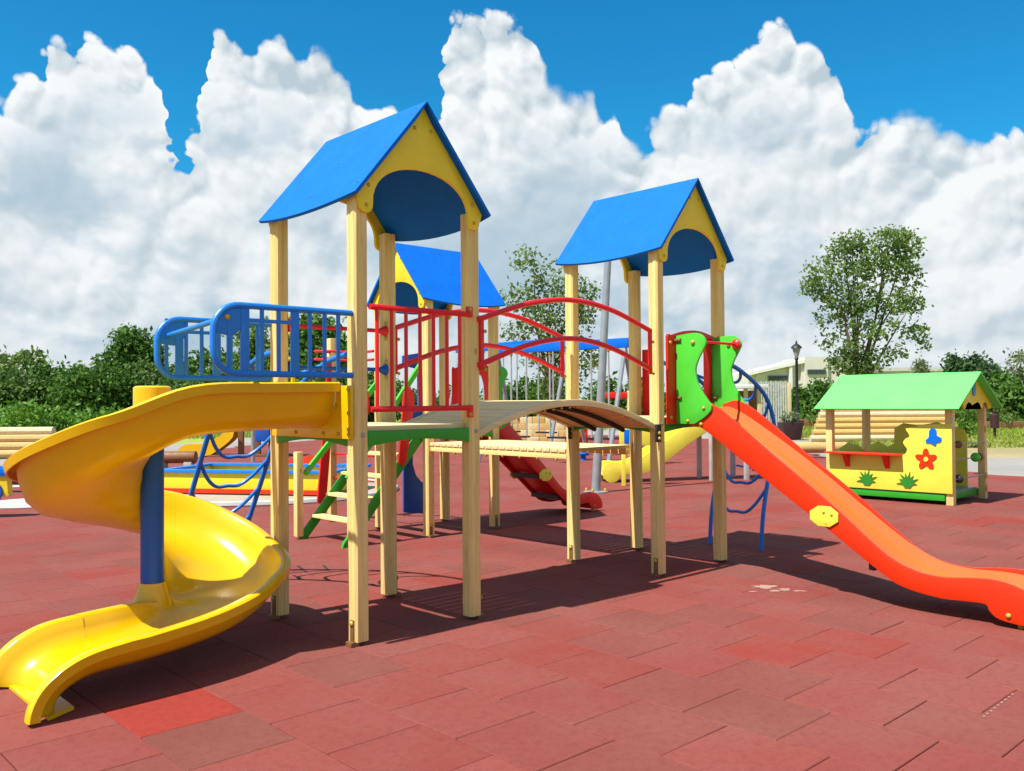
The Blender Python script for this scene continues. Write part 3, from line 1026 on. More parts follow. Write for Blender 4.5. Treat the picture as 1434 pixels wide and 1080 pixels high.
# ---- yellow spiral slide
def spiral_slide():
    CX, CY, RC = -0.892, 0.915, 0.412
    K_ = [(-0.075, 0.475, 1.345, 0.28, 0.20), (-0.50, 0.485, 1.335, 0.285, 0.19), (CX, CY - RC, 1.305, 0.30, 0.16)]
    for a, z, ho, hl in ((30, 1.18, .30, .13), (60, 1.035, .30, .10), (90, 0.90, .30, .08), (120, 0.805, .295, .07), (150, 0.735, .285, .06),
                         (180, 0.665, .28, .05), (210, 0.585, .28, .05), (240, 0.445, .265, .05), (270, 0.305, .245, .05), (300, 0.255, .235, .06), (325, 0.205, .225, .08)):
        K_.append((CX - RC * math.sin(math.radians(a)), CY - RC * math.cos(math.radians(a)), z, ho, hl))
    K_ += [(-0.86, 0.44, 0.17, .21, .14), (-1.12, 0.335, 0.155, .192, .165), (-1.38, 0.285, 0.145, .18, .172), (-1.56, 0.27, 0.135, .17, .17),
           (-1.655, 0.262, 0.105, .17, .17), (-1.708, 0.262, 0.066, .17, .17), (-1.728, 0.262, 0.03, .17, .17), (-1.732, 0.262, 0.004, .17, .17)]
    path = spline([q[:3] for q in K_], 7)
    hts = spline([(q[3], q[4], 0) for q in K_], 7)
    k = len(path)
    lats = []
    for i in range(k):
        t = path[min(i + 1, k - 1)] - path[max(i - 1, 0)]
        if i > (len(K_) - 6) * 7 or i == 0:
            h = Vector((-1, 0, 0))
        else:
            h = Vector((t.x, t.y, 0)).normalized()
        lats.append(Vector((-h.y, h.x, 0)))     # left of travel = outer side of the turn

    # open profile from outer flange (a>0) to inner flange (a<0)
    def prof(i):
        ho, hl = hts[i].x, hts[i].y
        fl = min(0.062, ho * 0.34)
        fi = min(0.055, hl * 0.34)
        return [(0.402, ho - fl), (0.409, ho - 0.010), (0.398, ho - 0.002), (0.352, ho - 0.001), (0.338, ho - 0.014), (0.325, ho * 0.62), (0.295, ho * 0.30), (0.23, ho * 0.09), (0.12, 0.004),
                (0, 0), (-0.12, 0.004), (-0.23, hl * 0.09), (-0.295, hl * 0.30), (-0.325, hl * 0.62), (-0.338, hl - 0.014), (-0.352, hl - 0.001), (-0.398, hl - 0.002), (-0.409, hl - 0.010), (-0.402, hl - fi)]
    profs = []
    for i in range(k):
        pr = prof(i)
        top = [Vector((a, b2, 0)) for a, b2 in pr]
        under = []
        for j, p in enumerate(top):
            t = (top[min(j + 1, len(top) - 1)] - top[max(j - 1, 0)]).normalized()
            nrm = Vector((t.y, -t.x, 0))
            # inward (upper) normal points to +b at the floor; underside is the opposite
            if j == 9 and i == 0:
                pass
            under.append(p + Vector((-nrm.x, -nrm.y, 0)) * (-0.011))
        # decide the side which is below at the floor
        sgn = 1 if under[9].y < 0 else -1
        if sgn < 0:
            under = [2 * p - u for p, u in zip(top, under)]
        profs.append([(p.x, p.y) for p in top] + [(u.x, u.y) for u in reversed(under)])
    mb = MB()
    mb.curl = True
    vs, fs = [], []
    n = len(profs[0])
    for i in range(k):
        t = (path[min(i + 1, k - 1)] - path[max(i - 1, 0)]).normalized()
        L = lats[i]
        U = t.cross(L).normalized()
        for a, b2 in profs[i]:
            vs.append(path[i] + L * a + U * b2)
    for i in range(k - 1):
        for j in range(n):
            fs.append((i * n + j, i * n + (j + 1) % n, (i + 1) * n + (j + 1) % n, (i + 1) * n + j))
    fs += [tuple(range(n - 1, -1, -1)), tuple((k - 1) * n + j for j in range(n))]
    mb.add(vs, fs)
    sl = part('spiral_slide', mb, M['yellow_slide'], play, smooth=50, label='glossy yellow plastic spiral slide')
    # the plate that fixes it to the tower
    ring = [(-0.045, 1.27), (0.94, 1.27), (0.94, 1.60), (0.885, 1.60)]
    for i in range(0, 13):
        a = PI * i / 12
        ring.append((0.475 + 0.36 * math.cos(a), 1.60 - 0.25 * math.sin(a) ** 0.7))
    ring += [(0.065, 1.60), (-0.045, 1.60)]
    pl = part('entry_plate', MB().prism(ring, 'yz', -0.078, -0.058), M['yellow_slide'], sl, bevel=0.004)
    for y_, z_ in ((-0.02, 1.575), (-0.02, 1.43), (-0.02, 1.30), (0.10, 1.30), (0.27, 1.30), (0.62, 1.30), (0.12, 1.47), (-0.02, 1.33)):
        bolt(sl, (-0.08, y_, z_), 'x', s=0.75, mat=M['yellow_slide'])
    part('support_pole', MB().lathe([(0.070, 0.0), (0.070, 1.56)], 24, 'z', (-0.91, 0.92, 0)), M['blue_dark'], sl, label='thick blue centre pole')
    part('pole_cap', MB().lathe([(0.085, -0.10), (0.112, -0.09), (0.112, 0.068), (0.095, 0.078), (0.0, 0.078)], 24, 'z', (-0.91, 0.92, 1.53)), M['yellow_slide'], sl)
    part('pole_collar', MB().lathe([(0.20, -0.09), (0.14, -0.05), (0.105, 0.02), (0.086, 0.08), (0.078, 0.11)], 24, 'z', (-0.91, 0.92, 0.275)), M['yellow_slide'], sl)
    # foot flap standing on the ground inside the lip
    part('foot_flap', MB().add([(-1.80, -0.10, 0.004), (-1.66, -0.02, 0.004), (-1.66, 0.54, 0.004), (-1.80, 0.62, 0.004), (-1.80, -0.10, 0.02), (-1.66, -0.02, 0.02), (-1.66, 0.54, 0.02), (-1.80, 0.62, 0.02)],
                               [(0, 1, 2, 3), (7, 6, 5, 4), (0, 4, 5, 1), (1, 5, 6, 2), (2, 6, 7, 3), (3, 7, 4, 0)]), M['yellow_slide'], sl)
    return sl


spiral_slide()

# ---- straight slide with hood and wings, in a local frame that exits towards local -y
HOOD = [(-0.065, -0.055), (0.19, -0.055), (0.19, 0.14)]
NEAR_TOP = [(-0.20, 1.46), (-0.425, 1.460), (-0.966, 1.067), (-1.457, 0.706), (-1.835, 0.405), (-2.044, 0.302), (-2.244, 0.275), (-2.45, 0.296), (-2.60, 0.300), (-2.75, 0.262), (-2.86, 0.18), (-2.90, 0.10), (-2.895, 0.045)]
NEAR_BOT = [(-2.84, 0.03), (-2.70, 0.035), (-2.60, 0.055), (-2.553, 0.095), (-2.526, 0.135), (-2.40, 0.135), (-2.242, 0.130), (-2.001, 0.167), (-1.833, 0.25), (-1.43, 0.523), (-0.90, 0.87), (-0.343, 1.245), (-0.20, 1.27)]


def straight_slide(TT, dk, body, bed, ys, names):
    """TT maps local x,y,z to world; ys scales run length"""
    zs = dk / DK1

    def pl(pts):
        return [(y * ys, z * zs) for y, z in pts]
    rz = TT['rz']
    o, loc = play, TT['loc']
    # chute: thin bed plus two side walls
    bedp = [(-0.16, 1.335), (-0.34, 1.315), (-0.966, 0.925), (-1.457, 0.565), (-1.80, 0.325), (-2.02, 0.22), (-2.244, 0.185), (-2.5, 0.19), (-2.66, 0.17), (-2.76, 0.10), (-2.78, 0.03)]
    path = spline([(0, y * ys, z * zs) for y, z in bedp], 6)
    mb = MB()
    vs, fs = [], []
    prof = [(0.205, 0.02), (0.232, 0.085), (0.245, 0.085), (0.225, 0.0), (0.19, -0.014), (-0.19, -0.014), (-0.225, 0.0), (-0.245, 0.085), (-0.232, 0.085), (-0.205, 0.02), (-0.17, 0.0), (0.17, 0.0)]
    k, n = len(path), len(prof)
    for i, p in enumerate(path):
        t = (path[min(i + 1, k - 1)] - path[max(i - 1, 0)]).normalized()
        L = Vector((1, 0, 0))
        U = t.cross(L)
        if U.z < 0 and U.y > 0:
            U = -U
        U = Vector((0, -t.z, t.y)) if t.y > 0 else Vector((0, t.z, -t.y))
        for a, b2 in prof:
            vs.append(p + L * (a + 0.26) + U * b2)
    for i in range(k - 1):
        for j in range(n):
            fs.append((i * n + j, i * n + (j + 1) % n, (i + 1) * n + (j + 1) % n, (i + 1) * n + j))
    fs += [tuple(range(n - 1, -1, -1)), tuple((k - 1) * n + j for j in range(n))]
    mb.add(vs, fs)
    ch = part('slide_chute', mb, bed, o, loc, rz, label=names[0])
    top = spline2(pl(NEAR_TOP), 5)
    bot = spline2(pl(NEAR_BOT), 5)
    for x0 in (-0.006, 0.494):
        part('side_wall', MB().prism(top + bot, 'yz', x0, x0 + 0.032), body, ch, bevel=0.007)
    for y_, z_ in ((-2.67, 0.085), (-1.43, 0.56), (-0.32, 1.29)):
        bolt(ch, (-0.008, y_ * ys, z_ * zs), 'x', s=1.0)
    for x0, x1 in ((-0.020, -0.004), (0.524, 0.540)):
        oc = [(-1.412 * ys + 0.122 * math.cos(math.radians(a + 22.5)), 0.615 * zs + 0.082 * math.sin(math.radians(a + 22.5))) for a in range(0, 360, 45)]
        cap = part('joint_cap', MB().prism(oc, 'yz', x0, x1), M['lemon'], ch, bevel=0.004)
        for dy, dz_ in ((0.0, 0.032), (-0.062, 0.018)):
            bolt(ch, (x0 - 0.001 if x0 < 0 else x1, -1.412 * ys + dy, (0.615 + dz_) * zs), 'x', s=0.6)
    for yy, zz in ((-0.8, 0.95), (-1.3, 0.60), (-1.75, 0.28)):
        part('cross_brace', MB().box(0.03, 0.49, yy * ys - 0.02, yy * ys + 0.02, zz * zs - 0.03, zz * zs + 0.025), M['dark_metal'], ch)
    for x in (0.06, 0.46):
        part('slide_foot', MB().tube([(x, -2.72 * ys, 0.06), (x, -2.72 * ys, 0.0)], 0.018, 8), M['bolt'], ch)
    # red hood: board between the posts with an oval opening
    dz = dk
    hood_out = [(-0.135, -0.055), (0.655, -0.055), (0.655, 0.70), (0.64, 0.725)]
    for i in range(0, 13):
        a = i / 12
        hood_out.append((0.60 - 0.68 * a, 0.705 + 0.055 * math.sin(PI * a)))
    hood_out += [(-0.12, 0.715), (-0.135, 0.695)]
    # split into left and right halves round the oval so every polygon is simple
    cxh, czh, rx, rzv = 0.26, 0.365, 0.222, 0.335
    ov = [(cxh + rx * math.cos(math.radians(a)), czh + rzv * math.sin(math.radians(a))) for a in range(0, 360, 10)]
    i_top = min(range(len(hood_out)), key=lambda q: abs(hood_out[q][0] - cxh) + (0 if hood_out[q][1] > 0.5 else 9))
    right = [(cxh, -0.055), (0.655, -0.055)] + hood_out[2:i_top] + [(cxh, hood_out[i_top][1])] + [ov[q] for q in range(9, -1, -1)] + [ov[q] for q in range(35, 26, -1)]
    left = [(cxh, hood_out[i_top][1])] + hood_out[i_top + 1:] + [(-0.135, -0.055), (cxh, -0.055)] + [ov[q] for q in range(27, 8, -1)]
    hd = part('slide_hood', MB().prism(right, 'xz', -0.078, -0.056).prism(left, 'xz', -0.078, -0.056), M['red_panel'], o, (loc[0], loc[1], dz), rz, label=names[1])
    for bx, bz_ in ((-0.10, 0.64), (-0.10, 0.0), (0.62, 0.64), (0.62, 0.0)):
        bolt(hd, (bx, -0.078, bz_))
    wing = spline2([(-0.085, 0.70), (-0.20, 0.712), (-0.30, 0.712), (-0.362, 0.680), (-0.386, 0.628), (-0.362, 0.575), (-0.305, 0.480), (-0.281, 0.395), (-0.306, 0.281), (-0.371, 0.180), (-0.437, 0.10)], 5)
    wing += spline2([(-0.437, 0.095), (-0.425, 0.055), (-0.36, 0.0), (-0.262, -0.055)], 4)[1:] + [(-0.08, -0.055)]
    for x0 in (-0.026, 0.508):
        wg = part('hood_wing', MB().prism(wing, 'yz', x0, x0 + 0.022), M['green'], o, (loc[0], loc[1], dz), rz, bevel=0.004)
        for by, bz_ in ((-0.36, 0.08), (-0.20, -0.03), (-0.26, 0.635)):
            bolt(wg, (x0 - 0.002, by, bz_), 'x', s=1.25 if bz_ > 0.5 else 0.9)
        for bz_ in (0.66, 0.165):
            part('hinge_bracket', MB().tube([(x0 - 0.004, -0.06, bz_), (x0 - 0.004, -0.14, bz_)], 0.016, 8), M['brass'], wg)
    gb = part('grab_bar', MB().tube([(-0.02, -0.34, 0.635), (0.52, -0.34, 0.635)], 0.012, 8), M['red_tube'], o, (loc[0], loc[1], dz), rz)
    part('bar_knob', MB().lathe([(0.042, 0), (0.046, 0.012), (0.03, 0.03), (0.012, 0.036)], 14, '-x', (0.512, -0.34, 0.635)), M['red_tube'], gb)
    return ch


straight_slide(dict(rz=0, loc=(3.205, 0, 0)), DK1, M['orange'], M['orange_lit'], 1.0,
               ('orange plastic slide', 'red hood board with oval opening'))
straight_slide(dict(rz=PI / 2, loc=(T3X + D_ - 0.0, 3.32, 0)), DK3, M['red_slide'], M['red_slide'], 0.74,
               ('red plastic slide with dark underside', 'red hood board with oval opening'))


# ---- arch climbers (blue tube)
def climber(rail, ax, sep, inward, name_label):
    """rail: list of (out, z); ax maps out, side to x,y"""
    c = part('arch_climber', MB().tube([(*ax(o_, 0), z) for o_, z in spline2(rail, 7)], 0.021, 10), M['blue_tube'], play, label=name_label)
    part('climber_rail', MB().tube([(*ax(o_, sep), z) for o_, z in spline2(rail, 7)], 0.021, 10), M['blue_tube'], c)
    pts = spline2(rail, 14)
    L = [0]
    for a, b2 in zip(pts, pts[1:]):
        L.append(L[-1] + math.dist(a, b2))
    tot = L[-1]

    def at(t):
        t = max(0, min(tot, t))
        for i in range(len(L) - 1):
            if L[i + 1] >= t:
                q = (t - L[i]) / max(1e-6, L[i + 1] - L[i])
                return (pts[i][0] + (pts[i + 1][0] - pts[i][0]) * q, pts[i][1] + (pts[i + 1][1] - pts[i][1]) * q)
        return pts[-1]
    t = 0.62
    while t < tot - 0.15:
        lp = []
        for i in range(13):
            s = i / 12
            o_, z_ = at(t - 0.26 * min(1, 3.2 * min(s, 1 - s)) ** 0.7)
            lp.append((*ax(o_, sep * s), z_))
        part('foothold', MB().tube(spline(lp[::2], 4), 0.0155, 8), M['blue_tube'], c)
        t += 0.30
    return c


climber([(4.755, 0.0), (4.80, 0.35), (4.93, 0.8), (5.03, 1.18), (4.93, 1.45), (4.72, 1.63), (4.34, 1.80), (3.99, 1.86)],
        lambda o_, s: (o_, 0.07 + s), 0.60, 1, 'blue tube climber arching down behind the orange slide')
climber([(2.93, 0.0), (2.47, 0.70), (2.08, 1.29), (1.78, 1.60), (1.35, 1.80), (1.03, 1.86)],
        lambda o_, s: (s, o_), 0.60, 1, 'blue tube climber leaning behind the yellow slide')
# red boards beside the climber opening on tower two
for y0, y1 in ((0.05, 0.20), (0.78, 0.93)):
    part('side_board', MB().box(T2X + W + 0.052, T2X + W + 0.072, y0, y1, 1.30, 2.0), M['red_panel'], play, bevel=0.006)

# ---- low deck between towers two and three
LZ = 1.045
n = 20
y0, y1 = D_ + 0.06, T3Y - 0.02
for i in range(n):
    ya = y0 + (y1 - y0) * i / n
    yb = y0 + (y1 - y0) * (i + 1) / n
    part('plank', MB().box(T3X - 0.02, T3X + W + 0.02, ya + 0.004, yb - 0.004, LZ - 0.035, LZ), M['wood_x'], play, bevel=0.003)
for x in (T3X - 0.01, T3X + W - 0.06):
    part('deck_beam', MB().box(x, x + 0.07, y0, y1, LZ - 0.095, LZ - 0.036), M['wood_y'], play, bevel=0.004)
for i in range(8):
    part('bolt', MB().lathe([(0.014, 0), (0.014, 0.01), (0.006, 0.014)], 8, 'y', (T3X + 0.0, y0 + 0.14 + 0.25 * i, LZ - 0.105)), M['bolt'], play)

# ---- stair on the left of tower three
SX0, SX1 = 1.96, 2.94
for yy in (3.19, 4.05):
    st = [(SX0 - 0.05, 0.0), (SX0 + 0.05, 0.0), (SX1 + 0.05, 1.11), (SX1 + 0.02, 1.20), (SX1 - 0.02, 1.20), (SX0 - 0.03, 0.05)]
    part('stringer', MB().prism(st, 'xz', yy - 0.02, yy + 0.02), M['green_beam'], play, bevel=0.003)
    if yy < 4:
        hr = [(SX0 + 0.0, 0.72), (SX0 + 0.05, 0.69), (SX1, 1.86), (SX1, 1.95)]
    else:
        hr = [(SX0 + 0.0, 0.72), (SX0 + 0.05, 0.69), (SX1, 1.66), (SX1, 1.75)]
    h_ = part('stair_rail', MB().prism(hr, 'xz', yy - 0.02, yy + 0.02), M['green'], play, bevel=0.003)
    bolt(h_, (SX0 + 0.06, yy - 0.02, 0.745), s=1.1)
    px_ = 0.13 if yy < 4 else 0.0
    part('stair_post', MB().box(SX0 - 0.09 + px_, SX0 - 0.01 + px_, yy - 0.04, yy + 0.04, 0.03, 0.955), M['wood_z'], play, bevel=0.008)
    part('red_slat', MB().prism([(2.60, 0.84), (2.66, 0.80), (2.71, 0.86), (2.82, 1.50), (2.80, 1.62), (2.73, 1.66), (2.68, 1.60)], 'xz', yy - 0.045, yy - 0.022), M['red_panel'], play, bevel=0.004)
for i in range(5):
    x = SX0 + 0.16 + 0.19 * i
    z = 0.10 + 1.18 * (x - SX0 - 0.05)
    part('tread', MB().box(x - 0.07, x + 0.07, 3.21, 4.03, z, z + 0.03), M['wood_y'], play, bevel=0.003)
# post with red bars behind the stair
xp, yp = 2.97, 5.07
p_ = part('post', MB().box(xp - 0.045, xp + 0.045, yp - 0.045, yp + 0.045, 0.03, 2.30), M['wood_z'], play, bevel=0.01)
for zz in (0.25, 0.55, 0.85, 1.0):
    bolt(p_, (xp + 0.0, yp - 0.045, zz), s=1.4, mat=M['orange'])
part('red_slat', MB().prism([(2.72, 0.25), (2.84, 0.22), (2.92, 1.05), (2.80, 1.08)], 'xz', 5.0, 5.03), M['red_panel'], play, bevel=0.004)
part('red_slat', MB().prism([(2.86, 1.70), (2.93, 1.70), (2.93, 2.06), (2.86, 2.06)], 'xz', 5.0, 5.03), M['red_panel'], play, bevel=0.004)
for zz in (2.02, 2.12):
    part('red_rung', MB().tube(spline([(3.0, 5.05, zz), (2.72, 5.0, zz + 0.01), (2.66, 4.9, zz), (2.75, 4.75, zz), (2.98, 4.55, zz - 0.02), (2.98, 4.16, zz - 0.02)], 6), 0.016, 8), M['red_tube'], play)
for zz in (0.55, 0.85):
    part('rope_rung', MB().tube([(xp, yp, zz), (xp, 4.15, zz)], 0.012, 6), M['red_tube'], play)
# blue L-shaped back board of tower three
bl = [(3.43, 0.14), (3.80, 0.09), (3.80, 0.46), (3.70, 0.50), (3.62, 0.58), (3.57, 0.72), (3.57, 1.25), (3.80, 1.30), (3.80, 2.04), (3.68, 2.10), (3.43, 2.06), (3.43, 1.94), (3.66, 1.90), (3.66, 1.40), (3.43, 1.36)]
part('back_board', MB().prism(bl, 'xz', 4.18, 4.21), M['blue_dark'], play, bevel=0.004, label='blue cut out board at the back of the small tower')


# ------------------------------------------------------------------ playhouse
house = thing('playhouse', 'little yellow playhouse with light green roof, red counter and red flower cutout', 'playhouse')
HX0, HX1, HY0, HY1 = 9.83, 11.04, 0.17, 1.93
for x in (HX0, HX1):
    for y in (HY0, HY1):
        part('post', MB().box(-0.05, 0.05, -0.05, 0.05, 0.0, 1.40), M['wood_z'], house, (x, y, 0), bevel=0.008)
part('floor', MB().box(HX0 - 0.06, HX1 + 0.02, HY0 + 0.06, HY1 + 0.05, 0.055, 0.15), M['green_beam'], house, bevel=0.01)
part('floor_board', MB().box(HX0 - 0.02, HX1 - 0.02, HY0 + 0.08, HY1, 0.151, 0.165), M['steel'], house)
front = [(1.915, 0.165), (1.915, 0.665), (0.83, 0.665), (0.76, 0.70), (0.735, 0.76), (0.77, 0.815), (0.79, 0.86), (0.755, 0.91), (0.70, 0.945), (0.72, 1.0), (0.75, 1.04), (0.72, 1.075), (0.60, 1.085), (0.57, 1.115), (0.12, 1.135), (0.12, 0.165)]
front = front[:2] + spline2(front[2:14], 4) + front[14:]
part('front_panel', MB().prism(front, 'yz', 9.752, 9.777), M['lemon'], house, bevel=0.004)
part('counter', MB().box(9.60, 9.88, 0.80, 1.92, 0.668, 0.692), M['orange'], house, bevel=0.005)
for y in (1.02, 1.62):
    part('counter_bracket', MB().prism([(9.63, 0.667), (9.751, 0.667), (9.751, 0.47)], 'xz', y - 0.035, y + 0.035), M['red_panel'], house)
# cut-outs on the front panel
fl = []
for i in range(60):
    a = 2 * PI * i / 60
    r = 0.118 + 0.036 * math.cos(5 * a)
    fl.append((0.467 + r * math.cos(a + 0.3), 0.63 + r * math.sin(a + 0.3)))
fw = part('flower', MB().prism(fl, 'yz', 9.738, 9.751), M['orange'], house)
part('flower_centre', MB().lathe([(0.035, 0), (0.032, 0.008)], 14, '-x', (9.738, 0.467, 0.63)), M['lemon'], fw)
bf = spline2([(0.36, 1.065), (0.32, 1.04), (0.315, 0.97), (0.255, 0.935), (0.265, 0.885), (0.32, 0.87), (0.33, 0.825), (0.37, 0.84), (0.40, 0.86), (0.46, 0.865), (0.465, 0.90), (0.425, 0.945), (0.42, 1.02), (0.395, 1.06)], 4, True)
part('butterfly', MB().prism(bf, 'yz', 9.738, 9.751), M['blue_roof'], house)
for y in (1.325, 0.73):
    gr = []
    for i in range(9):
        a = math.radians(200 - 220 * i / 8)
        gr.append((y + 0.075 * math.cos(a), 0.285 + 0.075 * math.sin(a)))
        if i < 8:
            a2 = math.radians(200 - 220 * (i + 0.5) / 8)
            gr.append((y + (0.13 + 0.03 * (i % 2)) * math.cos(a2), 0.285 + (0.14 + 0.03 * (i % 2)) * math.sin(a2)))
    gr += [(y + 0.04, 0.215), (y - 0.04, 0.215)]
    part('grass_cutout', MB().prism(gr, 'yz', 9.738, 9.751), M['green_dark'], house)
# back and inner boards
back = [(1.88, 0.165), (1.88, 0.72), (1.7, 0.80), (1.55, 0.72), (1.45, 0.78), (1.44, 1.02), (1.30, 1.10), (1.05, 1.07), (0.80, 1.12), (0.55, 1.06), (0.40, 1.02), (0.36, 0.90), (0.36, 0.165)]
part('back_panel', MB().prism(back, 'yz', 10.965, 10.99), M['lemon'], house, bevel=0.004)
part('end_panel', MB().prism([(9.88, 0.165), (10.99, 0.165), (10.99, 0.62), (10.7, 0.75), (10.4, 0.80), (10.1, 0.72), (9.88, 0.62)], 'xz', 1.905, 1.93), M['lemon'], house, bevel=0.004)
# roof
rx_, rz_ = 10.435, 1.862
for sd in (-1, 1):
    ex = rx_ + sd * 0.86
    ez = 1.345
    nx, nz = (rz_ - ez), 0.86
    ln = math.hypot(nx, nz)
    ox_, oz_ = sd * nx / ln * 0.02, nz / ln * 0.02
    poly = [(rx_, rz_), (ex, ez), (ex - ox_, ez - oz_), (rx_, rz_ - 0.026)]
    part('roof_board', MB().prism(poly, 'xz', -0.04, 2.06), M['green_roof'], house, bevel=0.003)
for y in (0.085, 1.99):
    gb_ = [(10.435, 1.83), (9.70, 1.385)]
    sc = []
    for i in range(4):
        cx = 9.80 + 0.3175 * (i + 0.5)
        sc += [(cx - 0.159 + 0.0, 1.325)] + [(cx + 0.12 * math.cos(a), 1.345 + 0.085 * math.sin(a)) for a in (PI, 0.75 * PI, 0.5 * PI, 0.25 * PI, 0)] + [(cx + 0.159, 1.325)]
    gb_ += [(9.74, 1.335)] + sc + [(11.13, 1.335), (11.17, 1.385)]
    go_ = part('gable_board', MB().prism(gb_, 'xz', y - 0.012, y + 0.012), M['yellow_panel'], house, bevel=0.003)
    if y < 1:
        wd = spline2([(10.46, 1.74), (10.42, 1.68), (10.40, 1.56), (10.44, 1.52), (10.50, 1.53), (10.51, 1.62), (10.50, 1.72)], 4, True)
        part('gable_drop', MB().prism(wd, 'xz', y - 0.024, y - 0.0125), M['blue_tube'], go_)
for zz, cl in ((0.84, 'red_panel'), (0.63, 'green'), (0.36, 'dark_metal')):
    rd = part('bead_rod', MB().tube([(HX0 + 0.05, 0.12, zz), (HX1 - 0.05, 0.12, zz)], 0.009, 6), M['steel'], house)
    if zz > 0.7:
        part('bead', MB().sphere((9.99, 0.12, zz), 0.055), M['log_brown'], rd)
    elif zz > 0.5:
        part('bead', MB().sphere((10.62, 0.12, zz), 0.068), M['green'], rd)
        part('bead', MB().sphere((10.76, 0.12, zz), 0.06), M['log_brown'], rd)
    else:
        part('bead', MB().sphere((9.99, 0.12, zz), 0.06), M['dark_metal'], rd)
for zz in (0.98, 0.30, 0.12):
    part('corner_cap', MB().box(HX1 - 0.045, HX1 + 0.01, 0.105, 0.125, zz, zz + 0.09), M['bolt'], house, bevel=0.006)


# ------------------------------------------------------------------ background play pieces
def box_at(mb, c, ax, ay, hx, hy, z0, z1):
    """box centred on c with ground axes ax, ay"""
    vs = []
    for z in (z0, z1):
        for sy in (-1, 1):
            for sx in (-1, 1):
                p = c + ax * (sx * hx) + ay * (sy * hy)
                vs.append((p.x, p.y, z))
    mb.add(vs, [(0, 2, 3, 1), (4, 5, 7, 6), (0, 1, 5, 4), (2, 6, 7, 3), (0, 4, 6, 2), (1, 3, 7, 5)])
    return mb


R_, Fd = RIGHT_H, FWD_H

# galvanised mast
mx = gp(833, 14.5)
mast = thing('steel_mast', 'tall leaning galvanised steel mast on a bolted base plate behind the bridge', 'mast', mx)
tipd = R_ * 0.26
part('pole', MB().tube([(0, 0, 0.02), tuple(tipd * 0.45 + Vector((0, 0, 1.9))), tuple(tipd + Vector((0, 0, 4.25)))], [0.075, 0.068, 0.055], 14), M['steel'], mast)
part('base_plate', MB().lathe([(0.20, 0), (0.20, 0.02), (0.10, 0.03)], 18), M['steel'], mast)
for k in range(4):
    a = k * PI / 2 + 0.4
    part('bolt', MB().lathe([(0.022, 0.02), (0.022, 0.06), (0.01, 0.07)], 6, 'z', (0.16 * math.cos(a), 0.16 * math.sin(a), 0)), M['bolt'], mast)


def swing(label, pxa, ya, pxb, yb, d, db):
    a, b2 = gp(pxa, d), gp(pxb, db)
    za, zb = gz(ya, d), gz(yb, db)
    s = thing('swing_frame', label, 'swing', tuple(a), group=None)
    e = b2 - a
    zt = (za + zb) / 2
    hz = 0.11
    n_ = Vector((-e.y, e.x, 0)).normalized()
    part('top_beam', box_at(MB(), e / 2, e.normalized(), n_, e.length / 2, 0.06, zt - hz, zt + hz), M['blue_roof'], s, bevel=0.02)
    for q in (0.03, 0.97):
        for sg in (-1, 1):
            part('leg', MB().tube([tuple(e * q + Vector((0, 0, zt - 0.1))), tuple(e * q + n_ * (0.75 * sg))], 0.05, 10), M['steel'], s)
    for i in range(3):
        for side in (-0.06, 0.06):
            q = 0.2 + 0.3 * i + side
            p = e * q
            part('chain', MB().tube([(p.x, p.y, zt - hz), (p.x, p.y, 0.62)], 0.022, 6), M['chain'], s)
            part('hanger', MB().lathe([(0.035, 0), (0.04, -0.05), (0.015, -0.08)], 8, 'z', (p.x, p.y, zt - hz)), M['bolt'], s)
        p = e * (0.2 + 0.3 * i)
        part('seat', box_at(MB(), p, e.normalized(), n_, 0.06 * e.length + 0.02, 0.12, 0.59, 0.63), M['black'], s, bevel=0.01)
    return s


swing('blue beamed swing frame with chains, the nearer of the two behind the bridge', 692, 490, 882, 481, 22.5, 20)
swing('blue beamed swing frame with chains, the farther of the two behind the bridge', 640, 492, 800, 475, 27.5, 24)

# yellow toddler slide behind tower two
ys = thing('toddler_slide', 'low yellow toddler slide behind the right tower', 'slide', tuple(gp(841, 16.4)), math.radians(-33))
prof_t = spline2([(-0.06, 0.22), (0.0, 0.33), (0.14, 0.37), (0.42, 0.36), (0.62, 0.42), (1.0, 0.66), (1.6, 1.04), (1.95, 1.20)], 5)
prof_b = spline2([(1.95, 0.90), (1.6, 0.68), (1.05, 0.30), (0.75, 0.16), (0.5, 0.14), (0.30, 0.13), (0.22, 0.03), (0.08, 0.0), (-0.03, 0.08)], 5)
for y in (-0.28, 0.24):
    part('side_wall', MB().prism(prof_t + prof_b, 'xz', y, y + 0.04), M['lemon'], ys, bevel=0.012)
part('chute', MB().sweep([(x, 0, z) for x, z in spline2([(0.0, 0.14), (0.3, 0.2), (0.6, 0.26), (1.0, 0.48), (1.6, 0.86), (1.98, 1.0)], 5)], [(0, 1, 0)] * 26, [(-0.24, 0), (0.24, 0), (0.24, -0.02), (-0.24, -0.02)]), M['lemon'], ys)
part('platform', MB().box(1.97, 2.75, -0.34, 0.34, 0.90, 0.98), M['lemon'], ys, bevel=0.01)
part('side_panel', MB().prism([(0.55, 0.62), (1.2, 0.98), (1.2, 0.60), (0.9, 0.5), (0.9, 1.05), (0.55, 1.05)], 'xz', -0.34, -0.30), M['lemon'], ys) if False else None
for x in (2.02, 2.70):
    for y in (-0.30, 0.30):
        part('leg', MB().box(x - 0.04, x + 0.04, y - 0.04, y + 0.04, 0.0, 1.5), M['white'], ys, bevel=0.006)
for i in range(3):
    part('rung', MB().tube([(2.78, -0.3, 0.22 + 0.24 * i), (2.78, 0.3, 0.22 + 0.24 * i)], 0.02, 8), M['blue_tube'], ys)
